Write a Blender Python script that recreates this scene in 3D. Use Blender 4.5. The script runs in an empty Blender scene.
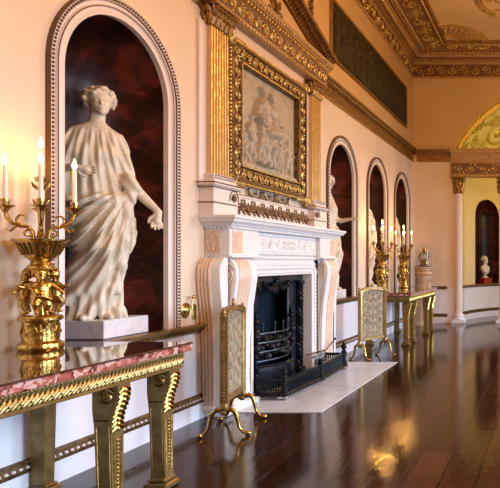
import bpy, bmesh, math, random
import numpy as np
from mathutils import Vector, Matrix
random.seed(7)
rng = np.random.default_rng(7)
PI = math.pi
C = bpy.context.scene.collection
WX = -3.5          # left wall plane
FY = 14.56         # far wall plane
RX = 4.1           # right wall plane
BY = -3.0          # wall behind the camera
ZC = 6.85          # ceiling height
EYE = 1.555

# ------------------------------------------------------------------ mesh builder
class MB:
    def __init__(s, M=None):
        s.v = []; s.f = []; s.M = M; s.n = 0
    def add(s, V, F):
        V = np.asarray(V, float).reshape(-1, 3)
        if s.M is not None:
            V = V @ s.M[:3, :3].T + s.M[:3, 3]
        b = s.n
        s.v.append(V); s.n += len(V)
        s.f.extend([tuple(i + b for i in f) for f in F])
    def box(s, a, b):
        x0, y0, z0 = a; x1, y1, z1 = b
        s.add([(x0,y0,z0),(x1,y0,z0),(x1,y1,z0),(x0,y1,z0),(x0,y0,z1),(x1,y0,z1),(x1,y1,z1),(x0,y1,z1)],
              [(0,3,2,1),(4,5,6,7),(0,1,5,4),(1,2,6,5),(2,3,7,6),(3,0,4,7)])
    def bbox(s, a, b, e=.006):
        # box with chamfered edges all round
        a = np.minimum(a, b).astype(float) if False else np.minimum(np.array(a, float), np.array(b, float)); b = np.maximum(np.array(a), np.array(b, float))
        e = min(e, *( (b - a) / 2.5))
        V = []
        for z, ins in ((a[2], e), (a[2]+e, 0), (b[2]-e, 0), (b[2], e)):
            x0, x1, y0, y1 = a[0]+ins, b[0]-ins, a[1]+ins, b[1]-ins
            c = e * .6
            V += [(x0+c,y0,z),(x1-c,y0,z),(x1,y0+c,z),(x1,y1-c,z),(x1-c,y1,z),(x0+c,y1,z),(x0,y1-c,z),(x0,y0+c,z)]
        F = [tuple(range(7,-1,-1)), tuple(range(24,32))]
        for r in range(3):
            for i in range(8):
                j = (i+1) % 8
                F.append((r*8+i, r*8+j, r*8+8+j, r*8+8+i))
        s.add(V, F)
    def quad(s, a, b, c, d): s.add([a,b,c,d], [(0,1,2,3)])
    def tube(s, P, r, n=6, cap=True, flat=None):
        P = np.asarray(P, float); m = len(P)
        R = np.full(m, r) if np.isscalar(r) else np.asarray(r, float)
        T = np.gradient(P, axis=0); T /= np.linalg.norm(T, axis=1)[:, None] + 1e-12
        up = np.array([0,0,1.]) if abs(T[0][2]) < .9 else np.array([1.,0,0])
        N = up - T[0]*up.dot(T[0]); N /= np.linalg.norm(N)
        V = []
        for i in range(m):
            N = N - T[i]*N.dot(T[i]); N /= np.linalg.norm(N) + 1e-12
            B = np.cross(T[i], N)
            for k in range(n):
                a = 2*PI*k/n
                V.append(P[i] + R[i]*(math.cos(a)*N + math.sin(a)*B))
        F = []
        for i in range(m-1):
            for k in range(n):
                l = (k+1) % n
                F.append((i*n+k, i*n+l, (i+1)*n+l, (i+1)*n+k))
        if cap:
            F.append(tuple(range(n-1,-1,-1))); F.append(tuple(range((m-1)*n, m*n)))
        s.add(V, F)
    def lathe(s, prof, c=(0,0,0), n=24, sx=1, sy=1, lobes=0, amp=0):
        V = []; F = []
        m = len(prof)
        for r, z in prof:
            for k in range(n):
                a = 2*PI*k/n
                q = r*(1 + amp*math.cos(lobes*a)) if lobes else r
                V.append((c[0]+sx*q*math.cos(a), c[1]+sy*q*math.sin(a), c[2]+z))
        for i in range(m-1):
            for k in range(n):
                l = (k+1) % n
                F.append((i*n+k, i*n+l, (i+1)*n+l, (i+1)*n+k))
        F.append(tuple(range(n-1,-1,-1))); F.append(tuple(range((m-1)*n, m*n)))
        s.add(V, F)
    def ball(s, c, r, n=8, m=5):
        r = (r,r,r) if np.isscalar(r) else r
        V = [(c[0],c[1],c[2]-r[2])]; F = []
        for i in range(1, m):
            t = -PI/2 + PI*i/m
            for k in range(n):
                a = 2*PI*k/n
                V.append((c[0]+r[0]*math.cos(t)*math.cos(a), c[1]+r[1]*math.cos(t)*math.sin(a), c[2]+r[2]*math.sin(t)))
        V.append((c[0],c[1],c[2]+r[2]))
        for k in range(n):
            l = (k+1) % n
            F.append((0, 1+l, 1+k)); F.append((len(V)-1, 1+(m-2)*n+k, 1+(m-2)*n+l))
            for i in range(m-2):
                F.append((1+i*n+k, 1+i*n+l, 1+(i+1)*n+l, 1+(i+1)*n+k))
        s.add(V, F)
    def prism(s, poly, z0, z1, ax='z'):
        # poly in 2D; extruded along axis ax. ax y: poly=(x,z); ax x: poly=(y,z)
        def m(p, t):
            return {'z': (p[0],p[1],t), 'y': (p[0],t,p[1]), 'x': (t,p[0],p[1])}[ax]
        n = len(poly)
        V = [m(p,z0) for p in poly] + [m(p,z1) for p in poly]
        s.add(V, [tuple(range(n-1,-1,-1)), tuple(range(n,2*n))] + [(i,(i+1)%n,n+(i+1)%n,n+i) for i in range(n)])
    def sweep(s, path, nrm, prof, w=(0,0,1), closed=False):
        # path points and in-plane normals (2D, u v); profile (a along normal, b along w axis z)
        V = []; k = len(prof); F = []
        for (u,v),(nu,nv) in zip(path, nrm):
            for a,b in prof: V.append((u+nu*a, v+nv*a, b))
        m = len(path)
        for i in range(m if closed else m-1):
            for j in range(k):
                jj = (j+1) % k; ii = (i+1) % m
                F.append((i*k+j, i*k+jj, ii*k+jj, ii*k+j))
        if not closed:
            F.append(tuple(range(k-1,-1,-1))); F.append(tuple(range((m-1)*k, m*k)))
        s.add(V, F)
    def build(s, name, mat, parent=None, kind=None, smooth=30, loc=None, recalc=True):
        me = bpy.data.meshes.new(name)
        V = np.concatenate(s.v) if s.v else np.zeros((0,3))
        me.from_pydata(V.tolist(), [], s.f)
        if recalc:
            bm = bmesh.new(); bm.from_mesh(me)
            bmesh.ops.recalc_face_normals(bm, faces=bm.faces)
            bm.to_mesh(me); bm.free()
        if smooth:
            for p in me.polygons: p.use_smooth = True
            me.set_sharp_from_angle(angle=math.radians(smooth))
        o = bpy.data.objects.new(name, me); C.objects.link(o)
        for m in (mat if isinstance(mat, (list,tuple)) else [mat]): me.materials.append(m)
        if parent is not None: o.parent = parent
        if kind: o['kind'] = kind
        if loc is not None: o.location = loc
        return o

def frame(o, U, V, W):
    M = np.eye(4); M[:3,0] = U; M[:3,1] = V; M[:3,2] = W; M[:3,3] = o
    return M
# u along the wall, v up, w out into the room
LW = frame((WX,0,0), (0,1,0), (0,0,1), (1,0,0))
FW = frame((0,FY,0), (1,0,0), (0,0,1), (0,-1,0))

def empty(name, label, cat, loc=(0,0,0), rz=0, group=None):
    o = bpy.data.objects.new(name, None); C.objects.link(o)
    o.location = loc; o.rotation_euler = (0,0,rz); o.empty_display_size = .1
    tag(o, label, cat, group)
    return o
def tag(o, label, cat, group=None):
    o['label'] = label; o['category'] = cat
    if group: o['group'] = group
    return o
def copy_tree(o, parent=None):
    c = o.copy(); C.objects.link(c)
    if parent is not None: c.parent = parent
    for ch in list(kids.get(o.name, [])): copy_tree(ch, c)
    return c
kids = {}
def reg():
    kids.clear()
    for o in bpy.data.objects:
        if o.parent: kids.setdefault(o.parent.name, []).append(o)

# ------------------------------------------------------------------ materials
def mat(name, base=(.8,.8,.8), rough=.5, metal=0, **kw):
    m = bpy.data.materials.new(name); m.use_nodes = True
    b = m.node_tree.nodes['Principled BSDF']
    b.inputs['Base Color'].default_value = (*base, 1)
    b.inputs['Roughness'].default_value = rough
    b.inputs['Metallic'].default_value = metal
    for k, v in kw.items(): b.inputs[k].default_value = v
    return m
class NT:
    def __init__(s, m):
        s.nt = m.node_tree; s.b = s.nt.nodes['Principled BSDF']
        s.co = s.nt.nodes.new('ShaderNodeTexCoord')
    def n(s, t, **kw):
        x = s.nt.nodes.new(t)
        for k, v in kw.items():
            if hasattr(x, k): setattr(x, k, v)
            else: x.inputs[k.replace('_',' ')].default_value = v
        return x
    def l(s, a, b): s.nt.links.new(a, b)
    def mapping(s, scale=(1,1,1), rot=(0,0,0), src='Object'):
        m = s.n('ShaderNodeMapping'); m.inputs['Scale'].default_value = scale; m.inputs['Rotation'].default_value = rot
        s.l(s.co.outputs[src], m.inputs[0]); return m.outputs[0]
    def noise(s, vec, scale, detail=4, dist=0, rough=.5):
        x = s.n('ShaderNodeTexNoise'); x.inputs['Scale'].default_value = scale; x.inputs['Detail'].default_value = detail
        x.inputs['Distortion'].default_value = dist; x.inputs['Roughness'].default_value = rough
        s.l(vec, x.inputs['Vector']); return x.outputs['Fac']
    def ramp(s, fac, stops, interp='LINEAR'):
        r = s.n('ShaderNodeValToRGB'); r.color_ramp.interpolation = interp
        e = r.color_ramp.elements
        while len(e) < len(stops): e.new(.5)
        for i, (p, c) in enumerate(stops):
            e[i].position = p; e[i].color = (*c, 1) if len(c) == 3 else c
        s.l(fac, r.inputs[0]); return r.outputs[0]
    def bump(s, h, strength=.3, dist=.01):
        x = s.n('ShaderNodeBump'); x.inputs['Strength'].default_value = strength; x.inputs['Distance'].default_value = dist
        s.l(h, x.inputs['Height']); s.l(x.outputs[0], s.b.inputs['Normal'])
    def mix(s, fac, a, b):
        x = s.n('ShaderNodeMix', data_type='RGBA')
        for sock, val in ((x.inputs['Factor'], fac), (x.inputs[6], a), (x.inputs[7], b)):
            if isinstance(val, (tuple, list)): sock.default_value = (*val, 1)
            elif isinstance(val, (int, float)): sock.default_value = val
            else: s.l(val, sock)
        return x.outputs[2]
    def math(s, op, a, b=0):
        x = s.n('ShaderNodeMath', operation=op)
        for i, val in enumerate((a, b)):
            if isinstance(val, (int, float)): x.inputs[i].default_value = val
            else: s.l(val, x.inputs[i])
        return x.outputs[0]

def plaster(name, c, var=.06, rough=.55):
    m = mat(name, c, rough); t = NT(m)
    v = t.mapping()
    n = t.noise(v, 1.3, 5)
    d = tuple(max(0, x*(1-var)) for x in c); l = tuple(min(1, x*(1+var)) for x in c)
    t.l(t.ramp(n, [(.3,d),(.7,l)]), t.b.inputs['Base Color'])
    t.bump(t.noise(v, 60, 3), .06, .004)
    return m
def gilt(name, hi, lo, rough=.32, metal=1, scale=40, bump=.35):
    m = mat(name, hi, rough, metal); t = NT(m)
    v = t.mapping()
    n = t.noise(v, scale, 4)
    t.l(t.ramp(n, [(.35,lo),(.6,hi)]), t.b.inputs['Base Color'])
    t.bump(n, bump, .004)
    r = t.n('ShaderNodeMapRange'); t.l(n, r.inputs[0]); r.inputs[3].default_value = rough+.15; r.inputs[4].default_value = rough-.08
    t.l(r.outputs[0], t.b.inputs['Roughness'])
    return m
M = {}
M['wall'] = plaster('painted plaster pink', (.76,.62,.47))
M['dado'] = plaster('painted plaster lilac white', (.76,.75,.80))
M['wall_hi'] = plaster('peach plaster with warm light tint', (.64,.45,.23))  # peach deepened so the warm light on the upper wall is in the colour
M['trim'] = plaster('painted trim cream', (.78,.69,.64), .03, .4)
M['ceil'] = plaster('ceiling peach', (.72,.55,.32))
M['apse'] = plaster('apse ochre', (.76,.62,.33))
M['tymp'] = plaster('dome pale yellow', (.74,.70,.30))
M['plinthw'] = plaster('skirting white', (.74,.74,.80), .03, .35)
M['gold'] = gilt('polished gilt bronze', (.66,.44,.13), (.28,.16,.04), .2)
M['giltwood'] = gilt('gilded carved wood', (.48,.36,.15), (.34,.245,.09), .36, .9, 18, .2)
M['antique'] = gilt('antique gilding', (.36,.21,.07), (.26,.145,.05), .42, .7, 14, .12)
M['cornice'] = plaster('cornice ochre', (.46,.29,.14), .1, .45)
M['ceilgold'] = gilt('ceiling gilding', (.78,.58,.22), (.50,.35,.12), .36, .8, 18, .2)
M['shaft'] = plaster('ochre gilded shaft', (.68,.46,.19), .08, .4)
M['ceil_ground'] = plaster('ceiling ochre ground', (.25,.145,.06), .15)
M['cornice_ground'] = plaster('cornice brown ground', (.17,.085,.04), .2)
M['darkgold'] = gilt('dark gilding', (.22,.13,.05), (.09,.045,.018), .45, .6, 20, .25)
M['brass'] = gilt('brass', (.62,.45,.17), (.35,.22,.07), .25)
M['yellowgilt'] = gilt('yellow gilding', (.55,.42,.08), (.28,.20,.03), .4, .7)
M['iron'] = mat('black cast iron', (.006,.008,.012), .25, .0, **{'Specular IOR Level':.16})
M['tablegilt'] = gilt('shaded table gilding', (.30,.20,.07), (.20,.125,.04), .4, .65, 14, .15)  # darker than the carving: shade on the table sides put into the colour
t = NT(M['iron']); t.bump(t.noise(t.mapping(), 70, 3), .3, .003)
M['steel'] = mat('burnished steel', (.45,.45,.47), .25, 1)
t = NT(M['steel']); t.bump(t.noise(t.mapping(), 50, 3), .1, .002)
M['soot'] = mat('blacked iron back', (.010,.017,.028), .22, .0, **{'Specular IOR Level':.5})
t = NT(M['soot']); t.bump(t.noise(t.mapping(), 9, 5), .3, .02)
M['coal'] = mat('coal', (.02,.018,.018), .5)

def marble(name, base, vein, scale=2.5, rough=.28, sss=0, lo=.46, hi=.5):
    m = mat(name, base, rough); t = NT(m)
    v = t.mapping()
    n = t.noise(v, scale, 8, 1.5, .6)
    a = t.math('ABSOLUTE', t.math('SUBTRACT', n, .5))
    t.l(t.ramp(a, [(0,vein),(.035,base),(1,base)]), t.b.inputs['Base Color'])
    return m
M['marble'] = marble('white statuary marble', (.82,.81,.80), (.74,.74,.75))
M['statue'] = marble('carved statue marble', (.71,.65,.52), (.62,.55,.43), 3, .38)
M['candletint'] = marble('candlelight tinted marble', (.74,.56,.42), (.62,.44,.32), 6, .3)  # beige puts warm candlelight on the white marble into the colour
M['hearth'] = marble('pale grey hearth stone', (.54,.57,.62), (.47,.49,.54), 1.6, .25)
M['plinth'] = marble('grey white plinth marble', (.72,.73,.77), (.62,.63,.68), 2.2, .25)

m = M['niche'] = mat('polished dark red marble', (.1,.02,.01), .32, 0, **{'Specular IOR Level':.2}); t = NT(m)
v = t.mapping((1,1,1.6))
n1 = t.noise(v, 1.7, 9, 1.2, .62); n2 = t.noise(v, 6, 8, 2.5, .65); n3 = t.noise(v, 3.0, 6, 3)
c1 = t.ramp(n1, [(.38,(.006,.0025,.003)),(.52,(.035,.007,.005)),(.66,(.19,.026,.012))])
c2 = t.ramp(n2, [(.45,(.012,.004,.004)),(.7,(.10,.024,.012))])
a = t.math('ABSOLUTE', t.math('SUBTRACT', n3, .5))
ve = t.ramp(a, [(0,(1,1,1)),(.006,(.0,.0,.0))])
cc = t.mix(.4, c1, c2)
t.l(t.mix(t.math('MULTIPLY', ve, t.ramp(n2, [(.55,(0,0,0)),(.75,(.35,.35,.35))])), cc, (.42,.22,.14)), t.b.inputs['Base Color'])

m = M['breccia'] = mat('pink breccia marble', (.6,.3,.25), .15); t = NT(m)
v = t.mapping((1,1,1.3))
vo = t.n('ShaderNodeTexVoronoi'); vo.inputs['Scale'].default_value = 26
nd = t.n('ShaderNodeTexNoise'); nd.inputs['Scale'].default_value = 14; nd.inputs['Detail'].default_value = 5
t.l(v, nd.inputs['Vector']); t.l(t.mix(.16, v, nd.outputs['Color']), vo.inputs['Vector'])
sep = t.n('ShaderNodeSeparateColor'); t.l(vo.outputs['Color'], sep.inputs[0])
c1 = t.ramp(sep.outputs[0], [(0,(.06,.010,.008)),(.35,(.26,.045,.035)),(.65,(.42,.14,.11)),(.88,(.66,.46,.40))])
t.l(t.mix(t.ramp(t.noise(v, 20, 6, 1), [(.4,(0,0,0)),(.7,(.6,.6,.6))]), c1, (.50,.20,.15)), t.b.inputs['Base Color'])

m = M['floor'] = mat('polished dark oak boards', (.07,.025,.012), .12); t = NT(m)
v = t.mapping((1,1,1), (0,0,PI/2))
br = t.n('ShaderNodeTexBrick'); t.l(v, br.inputs['Vector'])
br.offset = .37; br.offset_frequency = 2
for k, val in (('Scale',1),('Mortar Size',.011),('Mortar Smooth',.2),('Brick Width',3.4),('Row Height',.26),('Bias',0)): br.inputs[k].default_value = val
br.inputs['Color1'].default_value = (.022,.008,.004,1); br.inputs['Color2'].default_value = (.055,.021,.010,1); br.inputs['Mortar'].default_value = (.012,.005,.003,1)
g = t.noise(t.mapping((14,1.1,1)), 5, 6, .6)
gm = t.ramp(g, [(.35,(.55,.55,.55)),(.65,(1.25,1.2,1.1))])
mx = t.n('ShaderNodeMix', data_type='RGBA', blend_type='MULTIPLY'); mx.inputs['Factor'].default_value = 1
t.l(br.outputs['Color'], mx.inputs[6]); t.l(gm, mx.inputs[7]); t.l(mx.outputs[2], t.b.inputs['Base Color'])
n1 = t.noise(t.mapping((5,3.2,1)), 3.4, 3); n2 = t.noise(t.mapping((26,14,1)), 3, 3)
h = t.math('ADD', t.math('MULTIPLY', n1, 1.0), t.math('MULTIPLY', n2, .5))
h = t.math('SUBTRACT', h, t.math('MULTIPLY', br.outputs['Fac'], 2.0))
t.bump(h, .14, .006)
t.b.inputs['Roughness'].default_value = .085
t.b.inputs['IOR'].default_value = 1.34

M['bronze'] = mat('dark bronze green relief', (.060,.052,.030), .65, .0, **{'Specular IOR Level':.25})
t = NT(M['bronze']); t.l(t.ramp(t.noise(t.mapping(), 8, 5), [(.3,(.026,.020,.009)),(.7,(.060,.045,.020))]), t.b.inputs['Base Color'])
M['relief'] = marble('grey carved marble relief', (.44,.38,.28), (.34,.29,.20), 3, .45)
M['wax'] = mat('candle wax', (.88,.82,.70), .45)
M['wax'].node_tree.nodes['Principled BSDF'].inputs['Subsurface Weight'].default_value = .2
m = M['flame'] = mat('candle flame', (1,.7,.3), .5); b = m.node_tree.nodes['Principled BSDF']
b.inputs['Emission Color'].default_value = (1,.58,.18,1); b.inputs['Emission Strength'].default_value = 32
m = M['glass'] = mat('clear glass', (1,1,1), .02); b = m.node_tree.nodes['Principled BSDF']
b.inputs['Transmission Weight'].default_value = 1; b.inputs['IOR'].default_value = 1.4
m = M['darkglass'] = mat('polished glass sheet over dark marble', (.035,.02,.018), .03)
m.node_tree.nodes['Principled BSDF'].inputs['Coat Weight'].default_value = 1
m.node_tree.nodes['Principled BSDF'].inputs['IOR'].default_value = 2.1
t = NT(m); t.l(t.ramp(t.noise(t.mapping(), 12, 6, 1), [(.4,(.02,.010,.010)),(.7,(.09,.035,.03))]), t.b.inputs['Base Color'])
m = M['tapestry'] = mat('woven cream and blue panel', (.5,.5,.4), .8); t = NT(m)  # weave colours darkened to include the shade on the near screen
v = t.mapping((1,1,1))
sx = t.n('ShaderNodeSeparateXYZ'); t.l(v, sx.inputs[0])
cb = t.n('ShaderNodeCombineXYZ'); t.l(t.math('ABSOLUTE', sx.outputs[0]), cb.inputs[0]); t.l(sx.outputs[2], cb.inputs[2])
n1 = t.noise(cb.outputs[0], 16, 3, 2.0); n2 = t.noise(cb.outputs[0], 26, 3, 1.5)
base = t.ramp(n1, [(.40,(.07,.09,.085)),(.46,(.27,.24,.16)),(.56,(.38,.31,.19)),(.62,(.12,.15,.13))], 'LINEAR')
t.l(t.mix(t.ramp(n2, [(.58,(0,0,0)),(.62,(1,1,1))]), base, (.30,.10,.05)), t.b.inputs['Base Color'])
M['red'] = mat('dark red plinth cloth', (.30,.02,.015), .6)
M['pedestal'] = marble('painted beige pedestal', (.62,.46,.30), (.42,.26,.15), 5, .35)
M['leather'] = mat('dark wood socle', (.05,.03,.025), .3)

# ------------------------------------------------------------------ sdf sculpting
def surfnet(fn, lo, hi, h):
    lo = np.array(lo, float); hi = np.array(hi, float)
    n = np.ceil((hi-lo)/h).astype(int)+1
    ax = [lo[i]+h*np.arange(n[i]) for i in range(3)]
    X, Y, Z = np.meshgrid(*ax, indexing='ij')
    D = fn(X.astype(np.float32), Y.astype(np.float32), Z.astype(np.float32))
    S = D < 0
    c = n-1
    acc = np.zeros((*c,3), np.float32); cnt = np.zeros(tuple(c), np.float32)
    off = [(i,j,k) for i in (0,1) for j in (0,1) for k in (0,1)]
    def sl(o): return tuple(slice(o[i], o[i]+c[i]) for i in range(3))
    for o in off:
        for a in range(3):
            if o[a]: continue
            p = list(o); p[a] = 1
            d0 = D[sl(o)]; d1 = D[sl(p)]
            m = (d0 < 0) != (d1 < 0)
            tt = np.where(m, d0/(d0-d1+1e-12), 0)
            for b in range(3):
                acc[...,b] += np.where(m, o[b] + (tt if a == b else 0), 0)
            cnt += m
    act = cnt > 0
    idx = -np.ones(tuple(c), int); idx[act] = np.arange(act.sum())
    I = np.argwhere(act)
    V = lo + h*(I + acc[act]/cnt[act][:,None])
    F = []
    for a in range(3):
        b1, b2 = (a+1)%3, (a+2)%3
        s0 = [slice(1,c[i]) for i in range(3)]; s1 = list(s0)
        s0[a] = slice(0,c[a]); s1[a] = slice(1,c[a]+1)
        A = S[tuple(s0)]; B = S[tuple(s1)]
        e = np.argwhere(A != B)
        if not len(e): continue
        base = e.copy(); base[:,b1] += 1; base[:,b2] += 1
        A_ = A[tuple(e.T)]
        def g(d1, d2):
            q = base.copy(); q[:,b1] -= d1; q[:,b2] -= d2
            return idx[tuple(q.T)]
        q = np.stack([g(1,1), g(0,1), g(0,0), g(1,0)], 1)
        q[~A_] = q[~A_][:, ::-1]
        F.append(q)
    F = np.concatenate(F); F = F[(F >= 0).all(1)]
    return V, F
def smin(a, b, k):
    h = np.clip(.5+.5*(b-a)/k, 0, 1)
    return b*(1-h)+a*h - k*h*(1-h)
def cap(X,Y,Z,a,b,ra,rb):
    a = np.array(a, np.float32); d = np.array(b, np.float32)-a
    t = np.clip(((X-a[0])*d[0]+(Y-a[1])*d[1]+(Z-a[2])*d[2])/(d.dot(d)+1e-9), 0, 1)
    return np.sqrt((X-a[0]-t*d[0])**2+(Y-a[1]-t*d[1])**2+(Z-a[2]-t*d[2])**2) - (ra+(rb-ra)*t)
def ell(X,Y,Z,c,r):
    q = np.sqrt(((X-c[0])/r[0])**2+((Y-c[1])/r[1])**2+((Z-c[2])/r[2])**2)
    return (q-1)*min(r)
def chain(X,Y,Z,P,R):
    d = None
    for i in range(len(P)-1):
        e = cap(X,Y,Z,P[i],P[i+1],R[i],R[i+1])
        d = e if d is None else np.minimum(d, e)
    return d
def col(Z, tab):
    tab = np.array(tab, float)
    return [np.interp(Z, tab[:,0], tab[:,i]).astype(np.float32) for i in range(1, tab.shape[1])]
def head_sdf(X,Y,Z,c,yaw,s=1.0,seed=1,wreath=True,tilt=0):
    ca, sa = math.cos(yaw), math.sin(yaw)
    x = ((X-c[0])*ca + (Y-c[1])*sa)/s; y = (-(X-c[0])*sa + (Y-c[1])*ca)/s; z = (Z-c[2])/s
    if tilt:
        ct, st = math.cos(tilt), math.sin(tilt); x, z = x*ct + z*st, -x*st + z*ct
    d = ell(x,y,z,(0,.01,.02),(.073,.088,.088))
    d = smin(d, ell(x,y,z,(0,-.03,-.045),(.052,.055,.065)), .03)
    d = np.maximum(d, -np.minimum(ell(x,y,z,(.03,-.092,.0),(.02,.018,.011)), ell(x,y,z,(-.03,-.092,.0),(.02,.018,.011))))
    d = smin(d, np.minimum(ell(x,y,z,(.028,-.072,-.002),(.014,.012,.008)), ell(x,y,z,(-.028,-.072,-.002),(.014,.012,.008))), .004)
    d = smin(d, cap(x,y,z,(0,-.079,.012),(0,-.096,-.028),.005,.009), .006)
    d = smin(d, ell(x,y,z,(0,-.083,-.055),(.022,.010,.006)), .006)
    d = smin(d, ell(x,y,z,(0,-.083,-.067),(.017,.010,.006)), .006)
    d = smin(d, ell(x,y,z,(0,-.070,-.092),(.022,.02,.018)), .012)
    r = np.random.default_rng(seed)
    hair = ell(x,y,z,(0,.028,.035),(.086,.090,.088))
    for _ in range(120 if wreath else 45):
        a = r.uniform(-PI, PI); e = r.uniform(-.35, 1.2)
        px_ = .096*math.cos(e)*math.sin(a); py_ = .03+.096*math.cos(e)*math.cos(a); pz_ = .03+.090*math.sin(e)
        if py_ < -.02 and pz_ < .055: continue
        rr = r.uniform(.014,.023)
        hair = smin(hair, ell(x,y,z,(px_,py_,pz_),(rr,rr,rr)), .003)
    hair = smin(hair, ell(x,y,z,(0,.10,.01),(.04,.04,.04)), .02)
    for sx_ in (-1, 1): hair = smin(hair, cap(x,y,z,(sx_*.082,.0,.02),(sx_*.078,.03,-.035),.022,.014), .01)
    hair = hair + .0035*np.sin(160*x+60*z)*np.sin(150*z+90*y)
    d = smin(d, hair, .006)
    return d*s
def hand_sdf(X,Y,Z,w,d,p,s=1.0):
    # w wrist, d direction of fingers, p palm width direction
    w = np.array(w,float); d = np.array(d,float); d /= np.linalg.norm(d); p = np.array(p,float); p -= d*p.dot(d); p /= np.linalg.norm(p)
    n = np.cross(d, p)
    q = cap(X,Y,Z,w,w+d*.075*s,.026*s,.030*s)
    for i, (o, L) in enumerate(((-.028,.062),(-.009,.075),(.010,.070),(.028,.055))):
        b0 = w+d*.08*s+p*o*s; b1 = b0+(d*.55+p*o*3)*L*s*.9+n*.008*s; b2 = b1+(d*.35+n*.35)*L*s
        q = smin(q, chain(X,Y,Z,[b0,b1,b2],[.0115*s,.0100*s,.0075*s]), .006*s)
    q = smin(q, chain(X,Y,Z,[w+d*.02*s-p*.02*s, w+d*.055*s-p*.05*s, w+d*.09*s-p*.055*s],[.014*s,.012*s,.008*s]), .008*s)
    return q

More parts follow.
